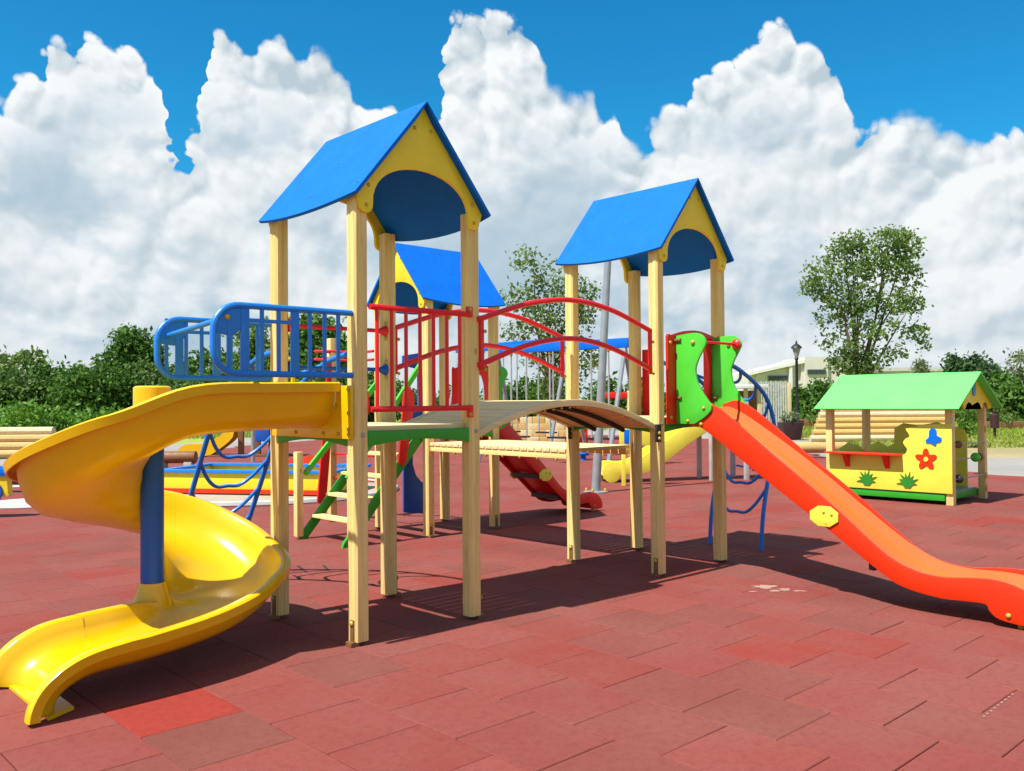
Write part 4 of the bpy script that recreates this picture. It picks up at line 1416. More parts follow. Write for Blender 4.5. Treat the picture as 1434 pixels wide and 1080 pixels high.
# low yellow panel with blue window standing just before it
tp = thing('play_booth', 'small yellow play booth board with blue window behind the bridge', 'play booth', tuple(gp(893, 15.6)))
part('board', box_at(MB(), Vector((0, 0, 0)), R_, Fd, 0.33, 0.03, 0.70, 1.15), M['lemon'], tp, bevel=0.012)
part('window', box_at(MB(), Fd * -0.035 + R_ * -0.12, R_, Fd, 0.13, 0.012, 0.74, 0.98), M['blue_roof'], tp, bevel=0.006)
for sx in (-0.26, 0.26):
    part('leg', box_at(MB(), R_ * sx, R_, Fd, 0.035, 0.025, 0.0, 0.70), M['lemon'], tp, bevel=0.006)

# spring rider at the left edge
sr_c = gp(-14, 11.9)
sr = thing('spring_rider', 'yellow and blue spring rider car cut by the left picture edge', 'spring rider', tuple(sr_c))
body = spline2([(-0.45, 0.30), (0.22, 0.28), (0.27, 0.33), (0.265, 0.44), (0.235, 0.55), (0.05, 0.60), (-0.10, 0.72), (-0.35, 0.70), (-0.48, 0.5)], 4, True)
vs = []
mb = MB()
nb = len(body)
for o_ in (-0.06, 0.06):
    for u, w_ in body:
        p = R_ * u + Fd * o_
        vs.append((p.x, p.y, w_))
mb.add(vs, [tuple(range(nb)), tuple(range(2 * nb - 1, nb - 1, -1))] + [(i, i + nb, (i + 1) % nb + nb, (i + 1) % nb) for i in range(nb)])
part('side_board', mb, M['yellow_panel'], sr, bevel=0.01)


def disc_facing(c, r, th):
    mb = MB()
    vs = []
    for o_ in (0, th):
        for j in range(24):
            a = 2 * PI * j / 24
            p = c + R_ * (r * math.cos(a)) - Fd * o_
            vs.append((p.x, p.y, c.z + r * math.sin(a)))
    mb.add(vs, [tuple(range(24)), tuple(range(47, 23, -1))] + [(i, i + 24, (i + 1) % 24 + 24, (i + 1) % 24) for i in range(24)])
    return mb


part('wheel', disc_facing(Vector((0, 0, 0.34)) + R_ * 0.06 - Fd * 0.062, 0.15, 0.03), M['blue_dark'], sr, bevel=0.008)
part('wheel', disc_facing(Vector((0, 0, 0.34)) + R_ * -0.34 - Fd * 0.062, 0.15, 0.03), M['blue_dark'], sr, bevel=0.008)
rf = spline2([(-0.1, 0.58), (0.25, 0.555), (0.25, 0.60), (0.19, 0.65), (0.08, 0.68), (-0.12, 0.70)], 4, True)
mb = MB()
vs = []
nb = len(rf)
for o_ in (-0.09, 0.09):
    for u, w_ in rf:
        p = R_ * u + Fd * o_
        vs.append((p.x, p.y, w_))
mb.add(vs, [tuple(range(nb)), tuple(range(2 * nb - 1, nb - 1, -1))] + [(i, i + nb, (i + 1) % nb + nb, (i + 1) % nb) for i in range(nb)])
part('bonnet', mb, M['blue_roof'], sr, bevel=0.01)
part('spring', MB().tube([(0.07 * math.cos(a * 0.5), 0.07 * math.sin(a * 0.5), 0.02 + 0.007 * a) for a in range(0, 40)], 0.012, 6), M['steel'], sr)

# sandbox behind the spiral slide
sb_c = gp(372, 15.2)
sb = thing('sandbox', 'low rectangular sandbox with yellow boards, red inner boards and blue rims', 'sandbox', tuple(sb_c))
ax_ = (R_ * 0.97 - Fd * 0.22).normalized()
ay_ = Vector((-ax_.y, ax_.x, 0))
if ay_.dot(Fd) < 0:
    ay_ = -ay_
for sgn, mt in ((-1, 'yellow_panel'), (1, 'yellow_panel')):
    c_ = ay_ * (0.75 * sgn)
    part('side_board', box_at(MB(), c_, ax_, ay_, 1.5, 0.025, 0.06, 0.36), M[mt], sb, bevel=0.006)
    part('rim', box_at(MB(), c_, ax_, ay_, 1.58, 0.07, 0.361, 0.41), M['blue_tube'], sb, bevel=0.008)
    part('lower_strip', box_at(MB(), c_ - ay_ * 0.03, ax_, ay_, 1.5, 0.012, 0.03, 0.10), M['orange'], sb)
for sgn in (-1, 1):
    c_ = ax_ * (1.5 * sgn)
    part('end_board', box_at(MB(), c_, ax_, ay_, 0.025, 0.72, 0.06, 0.355), M['yellow_panel'], sb, bevel=0.006)
    part('rim', box_at(MB(), c_, ax_, ay_, 0.07, 0.68, 0.361, 0.405), M['blue_tube'], sb, bevel=0.008)
part('roof_flap', MB().add([tuple(ay_ * 0.70 - ax_ * 0.6 + Vector((0, 0, 0.40))), tuple(ay_ * 0.70 + ax_ * 1.0 + Vector((0, 0, 0.40))), tuple(ay_ * 0.72 + ax_ * 1.0 + Vector((0, 0, 0.62)))], [(0, 1, 2)]), M['orange'], sb, smooth=0)
part('sand', box_at(MB(), Vector((0, 0, 0)), ax_, ay_, 1.47, 0.72, 0.0, 0.14), M['sand'], sb)
# pale oval pad with white kerb round it
pad = MB()
pc = gp(360, 15.0)
ell = [pc + R_ * (2.3 * math.cos(2 * PI * i / 40)) + Fd * (2.1 * math.sin(2 * PI * i / 40)) for i in range(40)]
sheet('sand_pad', [(p.x, p.y) for p in ell], 0.006, M['sand'])
ro = structure('pad_kerb', MB().tube([(p.x, p.y, 0.02) for p in ell], 0.06, 8, closed=True), M['kerb'], 35)
for (px, d, rr) in ((45, 13.6, 0.75), (30, 17.2, 1.2)):
    pc2 = gp(px, d)
    el2 = [pc2 + R_ * (rr * math.cos(2 * PI * i / 28)) + Fd * (rr * math.sin(2 * PI * i / 28)) for i in range(28)]
    sheet('pale_pad', [(p.x, p.y) for p in el2], 0.007, M['kerb'])

# log seats
for px, d, L, lab in ((246, 20.5, 0.62, 'brown log seat on a white block behind the slide pole'), (20, 15.3, 0.75, 'brown log seat beside the spring rider'), (1142, 22.5, 1.0, 'yellow log lying left of the playhouse')):
    c_ = gp(px, d)
    lg = thing('log_seat', lab, 'log seat', tuple(c_))
    a, b2 = -R_ * L / 1.0 * 0.75, R_ * L / 1.0 * 0.75
    part('log', MB().tube([tuple(a + Vector((0, 0, 0.26))), tuple(b2 + Vector((0, 0, 0.26)))], 0.14, 14), M['log_brown' if px < 1000 else 'log'], lg, bevel=0.02)
    for q in (-0.5, 0.5):
        part('block', box_at(MB(), R_ * (L * q), R_, Fd, 0.09, 0.13, 0.0, 0.15), M['kerb'], lg, bevel=0.01)


def log_wall(label, px0, px1, d, rows, r, slope=0.0, mats=('log',), blocks=False):
    a, b2 = gp(px0, d), gp(px1, d)
    w = thing('log_wall', label, 'log wall', tuple(a))
    e = b2 - a
    for i in range(rows):
        z = r * 0.9 + i * r * 1.75
        off = slope * i
        if not blocks:
            s0 = e.normalized() * off
            part('log', MB().tube([tuple(s0 + Vector((0, 0, z)) + Fd * (0.12 * i)), tuple(e + Vector((0, 0, z)) + Fd * (0.12 * i))], r, 10), M[mats[i % len(mats)]], w)
        else:
            nb_ = blocks
            for j in range(nb_):
                c_ = e * ((j + 0.5 + (0.5 if i % 2 else 0)) / (nb_ + 0.5))
                part('block', box_at(MB(), c_ + Fd * (0.25 * i), e.normalized(), Fd, e.length / (nb_ + 0.5) / 2 - 0.012, 0.2, z - r * 0.85, z + r * 0.85), M[mats[(i + j) % len(mats)]], w, bevel=0.015)
    return w


M['log_pale'] = wood('pale_log', (0.66, 0.52, 0.31), (0.36, 0.22, 0.08), 0)
M['log_gold'] = wood('golden_log', (0.58, 0.38, 0.12), (0.36, 0.19, 0.05), 0)
log_wall('wide low wall of stacked golden logs standing behind the playhouse', 1134, 1342, 31, 6, 0.115, 0.12, ('log_pale', 'log_gold', 'log_gold', 'log_gold', 'log_pale', 'log_pale'))
log_wall('low wall of stacked logs at the left picture edge behind the spiral slide', -70, 66, 25, 4, 0.12, 0.02, ('log', 'log', 'log', 'log_pale'))
log_wall('stepped wall of pale and brown blocks seen under the arched bridge', 700, 800, 31, 4, 0.13, 0, ('log_pale', 'log'), 5)

# far toddler play train seen under the spiral slide
tt = thing('toddler_train', 'far toddler play piece with short yellow slide, brown posts and blue boxes', 'play set', tuple(gp(330, 25)))
ysl = [(-1.5, 0.0), (-1.48, 0.25), (-1.25, 0.36), (-0.85, 0.36), (-0.4, 0.55), (-0.05, 0.85), (0.0, 0.55), (-0.4, 0.2), (-0.75, 0.03)]
for o_ in (-0.25, 0.25):
    mb = MB()
    vs = []
    pts_ = spline2(ysl, 3, True)
    nb = len(pts_)
    for k in (-0.02, 0.02):
        for u, w_ in pts_:
            p = R_ * u + Fd * (o_ + k)
            vs.append((p.x, p.y, max(0, w_)))
    mb.add(vs, [tuple(range(nb)), tuple(range(2 * nb - 1, nb - 1, -1))] + [(i, i + nb, (i + 1) % nb + nb, (i + 1) % nb) for i in range(nb)])
    part('slide_wall', mb, M['yellow_slide'], tt)
mb = MB()
for (u0, w0), (u1, w1) in zip([(-1.45, 0.2), (-0.85, 0.25), (-0.4, 0.42)], [(-0.85, 0.25), (-0.4, 0.42), (-0.02, 0.75)]):
    q = [R_ * u0 - Fd * 0.24, R_ * u1 - Fd * 0.24, R_ * u1 + Fd * 0.24, R_ * u0 + Fd * 0.24]
    mb.add([(q[0].x, q[0].y, w0), (q[1].x, q[1].y, w1), (q[2].x, q[2].y, w1), (q[3].x, q[3].y, w0)], [(0, 1, 2, 3)])
part('slide_bed', mb, M['yellow_slide'], tt)
for u in (0.15, 0.62, 1.0):
    part('post', box_at(MB(), R_ * u, R_, Fd, 0.07, 0.07, 0.0, 1.3), M['log_brown'], tt, bevel=0.01)
for u in (0.85, 1.3):
    part('blue_box', box_at(MB(), R_ * u, R_, Fd, 0.2, 0.4, 0.42, 0.92), M['blue_dark'], tt, bevel=0.03)
part('sill', box_at(MB(), R_ * 0.4, R_, Fd, 1.1, 0.3, 0.0, 0.06), M['log_brown'], tt, bevel=0.01)
part('blue_post', box_at(MB(), R_ * -0.95 + Fd * 0.4, R_, Fd, 0.05, 0.05, 0.0, 0.95), M['blue_roof'], tt)

gpole = thing('steel_post', 'thin grey steel post beside the far toddler play piece', 'post', tuple(gp(354, 22.5)))
part('pole', MB().tube([(0, 0, 0), (0, 0, 2.0)], 0.05, 10), M['steel'], gpole)
part('cap', MB().sphere((0, 0, 2.0), 0.055, 10, 6), M['steel'], gpole)

# red and yellow slatted toy and rail posts seen under the deck
rt_ = thing('red_play_board', 'small red and yellow triangular play board behind the low deck', 'play board', tuple(gp(812, 26)))
part('board', MB().add([tuple(R_ * -0.2), tuple(R_ * 0.22), tuple(R_ * 0.22 + Vector((0, 0, 0.85))), tuple(R_ * -0.2 + Fd * 0.04), tuple(R_ * 0.22 + Fd * 0.04), tuple(R_ * 0.22 + Fd * 0.04 + Vector((0, 0, 0.85)))],
                        [(0, 1, 2), (5, 4, 3), (0, 3, 4, 1), (1, 4, 5, 2), (2, 5, 3, 0)]), M['red_panel'], rt_, smooth=0)
part('edge_strip', MB().tube([tuple(R_ * -0.24 + Vector((0, 0, 0.0))), tuple(R_ * 0.2 + Vector((0, 0, 0.95)))], 0.05, 6), M['yellow_panel'], rt_)
part('upright', box_at(MB(), R_ * -0.26, R_, Fd, 0.04, 0.04, 0.0, 1.0), M['yellow_panel'], rt_)
bb_ = thing('blue_stool', 'little blue stool on the red paving under the low deck', 'stool', tuple(gp(816, 22.3)))
part('seat', MB().lathe([(0.13, 0.12), (0.15, 0.16), (0.13, 0.22), (0.05, 0.23)], 14), M['blue_roof'], bb_)
part('leg', MB().lathe([(0.09, 0.0), (0.06, 0.13)], 10), M['blue_dark'], bb_)

# red beam on cream posts seen over the bridge
rbm = thing('climbing_beam', 'short red beam on cream posts seen over the arched bridge', 'climbing beam', tuple(gp(862, 24)))
part('beam', box_at(MB(), Vector((0, 0, 0)), R_, Fd, 0.38, 0.06, 1.54, 1.70), M['red_panel'], rbm, bevel=0.01)
for sx in (-0.42, 0.38):
    part('post', box_at(MB(), R_ * sx, R_, Fd, 0.07, 0.07, 0.0, 1.74), M['wood_z'], rbm, bevel=0.01)

# ------------------------------------------------------------------ street lamp, planter, pavilion, buildings
lp_c = gp(1116, 36)
lamp = thing('street_lamp', 'dark iron street lamp with frosted lantern left of the big tree', 'street lamp', tuple(lp_c))
part('pole', MB().lathe([(0.13, 0), (0.13, 0.25), (0.08, 0.4), (0.065, 1.2), (0.055, 3.05), (0.09, 3.1), (0.05, 3.16)], 14), M['lamp_black'], lamp)
part('lantern', MB().lathe([(0.07, 3.16), (0.17, 3.50), (0.17, 3.52)], 8), M['lamp_glass'], lamp)
part('lantern_cap', MB().lathe([(0.23, 3.52), (0.20, 3.58), (0.12, 3.66), (0.05, 3.70), (0.03, 3.80), (0.005, 3.84)], 12), M['lamp_black'], lamp)
pl_c = gp(1106, 33)
plt_ = thing('planter', 'dark red square planter with a grey green bush at the lamp foot', 'planter', tuple(pl_c))
part('box', MB().add(*(lambda v, f: (v, f))([tuple(R_ * (sx * w_) + Fd * (sy * w_) + Vector((0, 0, z))) for z, w_ in ((0, 0.30), (0.62, 0.38)) for sy in (-1, 1) for sx in (-1, 1)], [(0, 2, 3, 1), (4, 5, 7, 6), (0, 1, 5, 4), (2, 6, 7, 3), (0, 4, 6, 2), (1, 3, 7, 5)])), M['planter'], plt_, bevel=0.02)


def leaf_mesh(blobs, size, seed=0, clump=10, flat=0.0, droop=0.0):
    """blobs: (cx,cy,cz, rx,ry,rz, n_leaves) -> mesh of small diamond leaves gathered in clumps"""
    r = np.random.default_rng(seed)
    C = []
    for (cx, cy, cz, rx, ry, rz, nl) in blobs:
        nc = max(3, nl // clump)
        u = r.normal(size=(nc, 3))
        u /= np.linalg.norm(u, axis=1)[:, None]
        rad = r.uniform(0.35, 1.0, nc) ** 0.5
        cc = u * rad[:, None] * np.array([rx, ry, rz]) + np.array([cx, cy, cz])
        k = np.repeat(cc, clump, axis=0)
        sp = 0.16 * (rx + ry + rz) / 3 + size * 0.8
        k = k + r.normal(size=k.shape) * sp * np.array([1, 1, 0.75])
        C.append(k)
    C = np.concatenate(C)
    n = len(C)
    a = r.normal(size=(n, 3))
    a[:, 2] *= (1 - flat)
    a /= np.linalg.norm(a, axis=1)[:, None]
    b2 = np.cross(a, r.normal(size=(n, 3)))
    b2 /= np.linalg.norm(b2, axis=1)[:, None] + 1e-9
    s = size * r.uniform(0.6, 1.35, n)[:, None]
    v = np.stack([C - a * s, C - b2 * s * 0.55, C + a * s, C + b2 * s * 0.55], 1).reshape(-1, 3)
    v[:, 2] = np.maximum(v[:, 2], 0.02)
    me = bpy.data.meshes.new('crown')
    me.vertices.add(len(v))
    me.vertices.foreach_set('co', v.astype(np.float32).ravel())
    me.loops.add(4 * n)
    me.loops.foreach_set('vertex_index', np.arange(4 * n, dtype=np.int32))
    me.polygons.add(n)
    me.polygons.foreach_set('loop_start', np.arange(0, 4 * n, 4, dtype=np.int32))
    me.polygons.foreach_set('loop_total', np.full(n, 4, dtype=np.int32))
    me.update()
    me.validate()
    return me


place('bush', leaf_mesh([(0, 0, 0.78, 0.30, 0.30, 0.20, 500)], 0.05, 5), M['leaf_pale'], plt_)


def tree(name, label, cat, c, blobs, size, mat, seed, trunk_h=0.0, trunk_r=0.1, limbs=6, group=None, clump=10):
    t = thing(name, label, cat, tuple(c), group=group)
    place('crown', leaf_mesh(blobs, size, seed, clump), M[mat], t)
    r = random.Random(seed)
    mb = MB()
    if trunk_h > 0:
        lean = R_ * r.uniform(-0.1, 0.1) * trunk_h
        mb.tube([(0, 0, -0.05), tuple(lean * 0.4 + Vector((0, 0, trunk_h * 0.5))), tuple(lean + Vector((0, 0, trunk_h)))], [trunk_r, trunk_r * 0.8, trunk_r * 0.6], 8)
        for k in range(limbs):
            bl_ = blobs[k % len(blobs)]
            e_ = Vector((bl_[0] + r.uniform(-.5, .5) * bl_[3], bl_[1] + r.uniform(-.5, .5) * bl_[4], bl_[2] + r.uniform(-.2, .6) * bl_[5]))
            s_ = lean * 0.8 + Vector((0, 0, trunk_h * r.uniform(0.5, 0.98)))
            m_ = (s_ + e_) / 2 + Vector((r.uniform(-.2, .2), r.uniform(-.2, .2), r.uniform(0, .3)))
            mb.tube([tuple(s_), tuple(m_), tuple(e_)], [trunk_r * 0.45, trunk_r * 0.28, trunk_r * 0.08], 6)
        part('trunk', mb, M['bark'], t)
    else:
        for k in range(4):
            bl_ = blobs[k % len(blobs)]
            mb.tube([(r.uniform(-.2, .2), r.uniform(-.2, .2), 0), (bl_[0] * 0.6, bl_[1] * 0.6, bl_[2] * 0.7), (bl_[0], bl_[1], bl_[2] + bl_[5] * 0.5)], [trunk_r, trunk_r * 0.6, trunk_r * 0.2], 6)
        part('stems', mb, M['bark'], t)
    return t


def px_blobs(c, d, lst):
    """blob list given as (column, row, half width px, half height px, leaves) at distance d, relative to base point c"""
    out = []
    for px, py, w_, h_, nl in lst:
        p = gp(px, d)
        s = d / F_PX
        out.append((p.x - c.x + float(rng.uniform(-.3, .3)) * w_ * s, p.y - c.y, gz(py, d), w_ * s, w_ * s * 0.9, h_ * s, nl))
    return out


# big tree behind the playhouse
d = 38
c = gp(1205, d)
tree('broadleaf_tree', 'tall airy green tree rising behind the playhouse roof', 'tree', c, px_blobs(c, d, [
    (1160, 388, 30, 22, 564), (1178, 352, 18, 20, 338), (1200, 342, 18, 18, 338), (1248, 338, 26, 16, 499), (1274, 352, 16, 26, 418), (1232, 362, 18, 18, 305), (1205, 378, 26, 22, 564), (1252, 378, 24, 20, 499), (1284, 392, 12, 20, 209),
    (1176, 418, 26, 18, 451), (1214, 420, 24, 22, 514), (1252, 425, 26, 22, 451), (1282, 432, 16, 14, 192), (1140, 404, 14, 16, 209), (1192, 452, 24, 18, 353), (1236, 462, 28, 16, 305), (1278, 470, 20, 12, 176), (1294, 486, 10, 8, 71), (1160, 446, 16, 12, 104),
    (1205, 488, 26, 20, 451), (1180, 512, 20, 16, 338), (1228, 508, 20, 16, 289), (1203, 520, 20, 14, 305), (1160, 478, 14, 14, 111), (1252, 496, 16, 12, 128)]),
    0.095, 'leaf', 3, 2.4, 0.15, 13, clump=11)
# sparse tree behind the bridge
d = 33
c = gp(775, d)
tree('sparse_tree', 'sparse pale green tree standing behind the bridge and swings', 'tree', c, px_blobs(c, d, [
    (735, 365, 22, 20, 200), (770, 390, 32, 26, 420), (730, 415, 26, 22, 300), (790, 430, 32, 30, 600), (760, 450, 30, 22, 450), (815, 410, 20, 20, 250), (825, 440, 18, 24, 260),
    (722, 468, 20, 14, 180), (778, 480, 34, 26, 700), (830, 505, 20, 20, 260), (780, 535, 30, 32, 800), (740, 500, 16, 16, 120)]),
    0.085, 'leaf', 8, 3.3, 0.11, 12, clump=6)
# thin tree at the far right
d = 60
c = gp(1425, d)
tree('pale_tree', 'pale grey green tree cut by the right picture edge', 'tree', c, px_blobs(c, d, [(1428, 520, 18, 26, 500), (1440, 545, 20, 24, 500)]), 0.14, 'leaf_pale', 14, 2.6, 0.12, 5)
# trees on the left skyline
for i, (px, d, lst, lab, mt) in enumerate((
        (185, 52, [(185, 478, 26, 20, 1100), (170, 505, 28, 20, 1000), (205, 500, 20, 22, 800), (190, 525, 34, 20, 900)], 'tallest dark green tree rising above the hedge left of the blue guard', 'leaf_hedge'),
        (20, 55, [(12, 505, 22, 16, 420), (42, 498, 16, 12, 260), (-20, 510, 26, 20, 500), (25, 528, 34, 16, 700)], 'loose grey green tree above the hedge at the left picture edge', 'leaf'),
        (290, 60, [(290, 510, 30, 22, 800), (265, 522, 20, 16, 500), (330, 515, 24, 20, 700)], 'rounded tree above the hedge behind the blue guards', 'leaf_hedge'),
        (345, 58, [(352, 470, 22, 26, 700), (365, 500, 26, 30, 900), (340, 520, 30, 20, 700)], 'taller pale tree behind the blue guard next to the back post', 'leaf'),
        (440, 50, [(425, 470, 30, 36, 1500), (455, 480, 30, 36, 1500), (440, 520, 44, 36, 1800), (480, 500, 18, 30, 600)], 'dense dark tree seen through the blue guard bars', 'leaf_hedge'))):
    c = gp(px, d)
    tree('hedge_tree', lab, 'tree', c, px_blobs(c, d, lst), 0.17, mt, 30 + i, 1.8, 0.14, 6, group='trees above the left hedge')
# hedge bushes on the left
k = 0
hb = [(-40, 545), (20, 540), (70, 532), (115, 534), (160, 535), (205, 530), (255, 540), (310, 540), (365, 540), (420, 540), (475, 545), (530, 548)]
for px, top in hb:
    d = 47 + (k % 3) * 1.6
    c = gp(px, d)
    top -= 20
    hh = (592 - top) / 2
    where = ('leftmost in the picture', 'second from the left picture edge', 'third from the left picture edge', 'fourth from the left picture edge', 'under the tallest tree', 'left of the blue slide guard',
             'behind the left end of the blue guard', 'behind the middle of the blue guard', 'behind the back left post', 'behind the blue guard near the front post', 'behind the red guard rail left part', 'behind the red guard rail right part')[k]
    tree('hedge_bush', 'dense dark green hedge bush ' + where, 'bush', c, px_blobs(c, d, [(px, top + hh, 40, hh, 3400), (px - 14, top + hh * 1.5, 36, hh * 0.7, 1600), (px + 16, top + hh * 0.8, 22, hh * 0.6, 1300), (px - 10, top + 4, 14, 9, 300)]), 0.135, ('leaf_hedge', 'leaf_mix', 'leaf_hedge', 'leaf_hedge')[k % 4], 60 + k, 0, 0.06, group='dark hedge bushes along the left')
    k += 1
k = 0
for px, top, d in ((-10, 566, 40), (40, 562, 39), (95, 572, 41), (150, 570, 42), (205, 575, 42)):
    c = gp(px, d)
    hh = max(8, (604 - top) / 2)
    tree('low_shrub', 'bright green low shrub in front of the dark hedge, ' + ('at the left edge', 'second from left', 'third from left', 'fourth from left', 'behind the slide rim')[k], 'shrub', c,
         px_blobs(c, d, [(px, top + hh, 34, hh, 900)]), 0.12, 'leaf_bright', 90 + k, 0, 0.03, group='bright low shrubs before the left hedge')
    k += 1
# bushes between the bridge posts and behind the deck
k = 0
for px, top, d, w_ in ((700, 535, 60, 22), (735, 528, 62, 26), (765, 532, 58, 20), (852, 530, 60, 24), (900, 535, 60, 24), (950, 545, 64, 26), (1005, 540, 70, 24), (640, 545, 62, 30), (590, 550, 62, 30)):
    c = gp(px, d)
    hh = (585 - top) / 2
    lab = ('behind the left end of the bridge', 'behind the swing chains', 'below the sparse tree', 'right of the middle bridge post', 'behind the right tower', 'behind the green slide wing', 'behind the blue climber', 'behind the near right post', 'behind the third tower')[k]
    tree('distant_bush', 'distant round green bush ' + lab, 'bush', c, px_blobs(c, d, [(px, top + hh, w_, hh, 1000), (px + 8, top + hh * 1.3, w_, hh * 0.7, 500)]), 0.16, 'leaf_hedge', 110 + k, 0, 0.05, group='distant bushes behind the play set')
    k += 1
# bushes before the beige building and on the right
k = 0
for px, top, d, w_, mt, lab in ((1076, 545, 52, 14, 'leaf_bright', 'slim green bush before the white fence'), (1115, 548, 58, 22, 'leaf_hedge', 'green bush directly behind the street lamp'), (1150, 540, 60, 26, 'leaf_hedge', 'green bush before the beige building'),
                                (1185, 552, 58, 22, 'leaf_hedge', 'green bush at the foot of the tall airy tree'), (1335, 502, 55, 9, 'leaf_conifer', 'narrow dark tree above the playhouse roof ridge'), (1350, 512, 55, 18, 'leaf_conifer', 'dark tree just right of the roof ridge'),
                                (1366, 505, 55, 12, 'leaf_conifer', 'dark pointed tree behind the playhouse gable'), (1385, 514, 54, 16, 'leaf_conifer', 'dark tree right of the playhouse gable'), (1402, 530, 52, 18, 'leaf_hedge', 'green tree in the gap right of the gable'),
                                (1420, 548, 50, 20, 'leaf_hedge', 'round bush at the right picture edge'), (1378, 552, 50, 18, 'leaf', 'lighter bush behind the right house post'), (1290, 510, 90, 12, 'leaf_pale', 'far pale tree above the green roof'), (1450, 556, 50, 22, 'leaf_hedge', 'bush beyond the right picture edge')):
    c = gp(px, d)
    bot = 596 if d < 80 else 560
    hh = (bot - top) / 2
    nl = int(60 * w_ * hh / 20) + 300
    tree('right_bush', lab, 'bush', c, px_blobs(c, d, [(px, top + hh, w_, hh, nl), (px, top + hh * 0.6, w_ * 0.6, hh * 0.6, nl // 3), (px + w_ * 0.2, top + hh * 1.4, w_ * 1.1, hh * 0.6, nl // 2)]), 0.15, mt, 140 + k, 0, 0.05, group='trees and bushes on the right')
    k += 1


def slab(mb, px0, px1, y0_, y1_, d, dep):
    a, b2 = gp(px0, d), gp(px1, d)
    return box_at(mb, (a + b2) / 2 + Fd * dep / 2, R_, Fd, (b2 - a).length / 2, dep / 2, gz(y0_, d), gz(y1_, d))


# beige building
D0 = 120
bld = thing('beige_building', 'flat roofed beige building with one dark window strip behind the street lamp', 'building')
part('main_block', slab(MB(), 1122, 1192, 575, 506, D0, 14), M['building'], bld)
part('main_block', slab(MB(), 1128, 1160, 575, 503, D0 - 0.5, 10), M['building'], bld)
win = part('window', slab(MB(), 1131, 1157, 527.5, 520.5, D0 - 0.66, 0.2), M['roof_grey'], bld)
for k in range(4):
    part('pane', slab(MB(), 1131.6 + 6.3 * k, 1137.4 + 6.3 * k, 527, 521, D0 - 0.72, 0.1), M['window_glass'], win)
part('wing', slab(MB(), 1030, 1108, 575, 526, D0 + 1, 12), M['building_pale'], bld)
a, b2 = gp(1040, D0), gp(1126, D0)
mb = MB()
pts_ = [(1048, 524), (1126, 507), (1126, 511.5), (1048, 528.5)]
vs = []
for dd in (D0 - 0.4, D0 + 11):
    for px, py in pts_:
        p = gp(px, D0) + Fd * (dd - D0)
        vs.append((p.x, p.y, gz(py, D0)))
mb.add(vs, [(0, 1, 2, 3), (7, 6, 5, 4), (0, 4, 5, 1), (1, 5, 6, 2), (2, 6, 7, 3), (3, 7, 4, 0)])
part('sloping_canopy', mb, M['building_pale'], bld)
mb = MB()
vs = []
for dd in (D0 + 0.4, D0 + 11):
    for px, py in [(1060, 527), (1122, 513), (1122, 545), (1060, 545)]:
        p = gp(px, D0) + Fd * (dd - D0)
        vs.append((p.x, p.y, gz(py, D0)))
mb.add(vs, [(0, 1, 2, 3), (7, 6, 5, 4), (0, 4, 5, 1), (1, 5, 6, 2), (2, 6, 7, 3), (3, 7, 4, 0)])
part('stair_hall', mb, M['building'], bld)
gl = part('glass_strip', slab(MB(), 1076, 1104, 536, 529, D0 + 0.2, 0.15), M['roof_grey'], bld)
for k in range(5):
    part('pane', slab(MB(), 1077 + 5.4 * k, 1081.6 + 5.4 * k, 535.4, 529.6, D0 + 0.12, 0.06), M['window_glass'], gl)
part('column', slab(MB(), 1106, 1110, 575, 510, D0 - 0.3, 0.6), M['building_pale'], bld)
part('roof_edge', slab(MB(), 1160, 1193, 507.5, 505.4, D0 - 0.3, 14.6), M['roof_grey'], bld)
# far white hall behind the tall tree
hall = thing('white_hall', 'long low white hall with pale roof far behind the playhouse', 'building')
part('wall', slab(MB(), 1180, 1335, 570, 524, 160, 20), M['building_pale'], hall)
part('roof', slab(MB(), 1178, 1337, 523.8, 519, 159.5, 21), M['white'], hall)
wn_ = part('window', slab(MB(), 1200, 1330, 531, 527.5, 159.8, 0.15), M['roof_grey'], hall)
for k in range(10):
    part('pane', slab(MB(), 1202 + 12.8 * k, 1212 + 12.8 * k, 530.6, 528, 159.7, 0.06), M['window_glass'], wn_)

# white picket fence and pavilion by the climber
fc_ = thing('white_fence', 'white picket fence with timber end post left of the street lamp', 'fence', tuple(gp(1075, 46)))
for k in range(16):
    u = -0.95 + 0.125 * k
    part('picket', box_at(MB(), R_ * u, R_, Fd, 0.042, 0.015, 0.08, 2.35 + 0.05 * (k % 2)), M['white'], fc_)
for z in (0.5, 1.9):
    part('rail', box_at(MB(), Fd * 0.03, R_, Fd, 1.0, 0.012, z, z + 0.09), M['white'], fc_)
part('end_post', box_at(MB(), R_ * 1.1, R_, Fd, 0.09, 0.09, 0.0, 2.3), M['log_pale'], fc_, bevel=0.01)
pv = thing('pavilion', 'small open pavilion with grey roof behind the blue climber loops', 'pavilion', tuple(gp(1047, 44)))
for u in (-0.75, -0.1, 0.55):
    part('post', box_at(MB(), R_ * u, R_, Fd, 0.09, 0.09, 0.0, 2.0), M['log_pale'], pv, bevel=0.01)
part('wall', box_at(MB(), R_ * -0.1 + Fd * 0.9, R_, Fd, 0.85, 0.05, 0.0, 1.9), M['log_brown'], pv)
part('roof', box_at(MB(), R_ * -0.1 + Fd * 0.4, R_, Fd, 1.0, 0.8, 2.01, 2.2), M['building_pale'], pv, bevel=0.02)

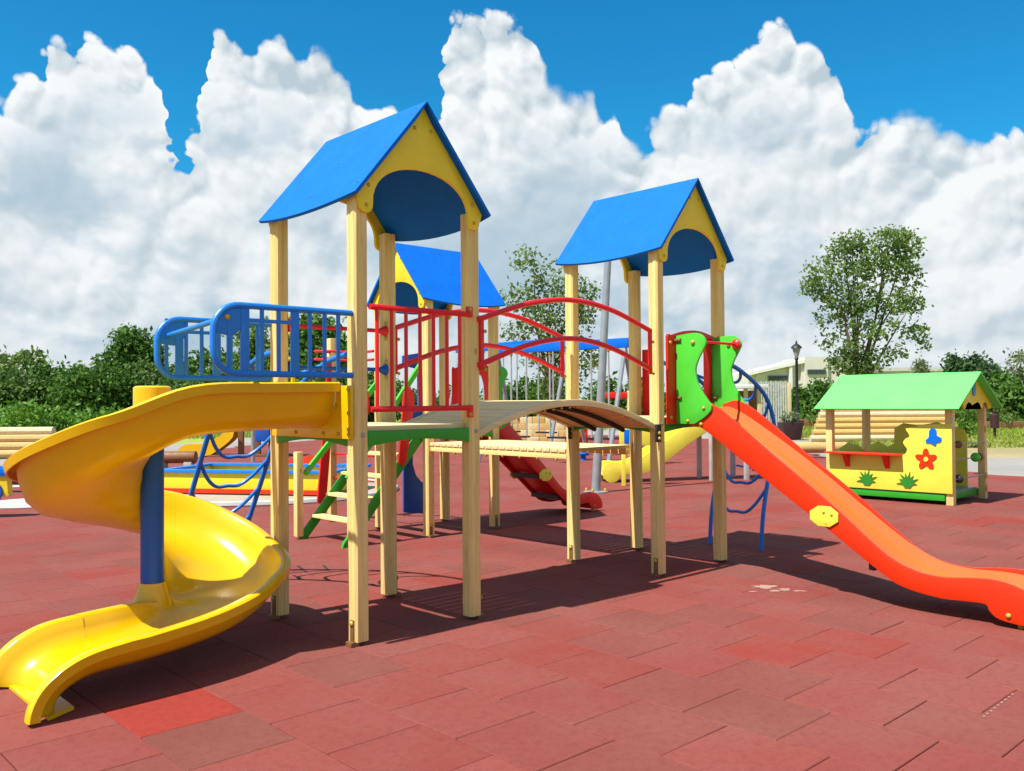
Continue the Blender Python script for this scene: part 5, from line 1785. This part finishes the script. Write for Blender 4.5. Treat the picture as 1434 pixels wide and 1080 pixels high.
# low brick-red flower beds on the meadow
k = 0
for px, d, w_ in ((1150, 47, 1.5), (1408, 42, 0.75), (1105, 50, 0.8)):
    fb = thing('flower_bed', ('long reddish raised bed on the grass before the beige building', 'brownish raised bed on the grass right of the playhouse', 'short reddish raised bed on the grass behind the lamp')[k], 'flower bed', tuple(gp(px, d)))
    part('bed_wall', box_at(MB(), Vector((0, 0, 0)), R_, Fd, w_, 0.4, 0.0, 0.35), M['log_brown'], fb, bevel=0.03)
    place('plants', leaf_mesh([(0, 0, 0.45, w_ * 0.9, 0.35, 0.15, 500)], 0.07, 200 + k), M['leaf'], fb)
    k += 1
# small tree and bin on the right verge
c = gp(1350, 27)
tree('young_tree', 'small young tree on the grass seen between the playhouse posts', 'tree', c, px_blobs(c, 27, [(1352, 585, 13, 20, 260), (1346, 560, 9, 12, 120), (1356, 602, 14, 14, 200)]), 0.07, 'leaf_bright', 77, 0.7, 0.03, 4, clump=6)
bn = thing('litter_bin', 'dark slim litter bin on the verge right of the playhouse', 'bin', tuple(gp(1392, 33)))
part('post', MB().lathe([(0.05, 0), (0.05, 1.0)], 10), M['planter'], bn)
part('body', MB().lathe([(0.14, 0.35), (0.17, 0.85), (0.15, 0.87)], 14), M['planter'], bn)


# ------------------------------------------------------------------ grass blades on the meadow (uncountable)
def grass(seed, zones):
    r = np.random.default_rng(seed)
    V = []
    for (px0, px1, d0, d1, n, h) in zones:
        dd = r.uniform(d0, d1, n)
        px = r.uniform(px0, px1, n)
        x = CAM.x + FWD_H.x * dd + RIGHT_H.x * (px - 717) / F_PX * dd
        y = CAM.y + FWD_H.y * dd + RIGHT_H.y * (px - 717) / F_PX * dd
        hh = h * r.uniform(0.5, 1.4, n)
        a = r.uniform(0, 2 * PI, n)
        wx, wy = np.cos(a) * 0.03, np.sin(a) * 0.03
        lx, ly = r.normal(size=n) * 0.08, r.normal(size=n) * 0.08
        z0 = np.full(n, -0.04)
        V.append(np.stack([np.stack([x - wx, y - wy, z0], 1), np.stack([x + wx, y + wy, z0], 1), np.stack([x + lx, y + ly, hh], 1)], 1))
    V = np.concatenate(V)
    n = len(V)
    me = bpy.data.meshes.new('grass')
    me.vertices.add(3 * n)
    me.vertices.foreach_set('co', V.reshape(-1).astype(np.float32))
    me.loops.add(3 * n)
    me.loops.foreach_set('vertex_index', np.arange(3 * n, dtype=np.int32))
    me.polygons.add(n)
    me.polygons.foreach_set('loop_start', np.arange(0, 3 * n, 3, dtype=np.int32))
    me.polygons.foreach_set('loop_total', np.full(n, 3, dtype=np.int32))
    me.update()
    o = place('grass', me, M['leaf_grass'])
    o['kind'] = 'stuff'
    o['label'] = 'short sunlit meadow grass beyond the paving'
    return o


M['leaf_grass'] = leaf_mat('grass_blades', (0.24, 0.36, 0.03), (0.46, 0.54, 0.09), 0.4)
grass(4, [(1050, 1500, 34, 60, 26000, 0.10), (-60, 560, 38, 56, 14000, 0.12), (560, 1050, 44, 70, 12000, 0.10), (1180, 1480, 27, 34, 3500, 0.07)])
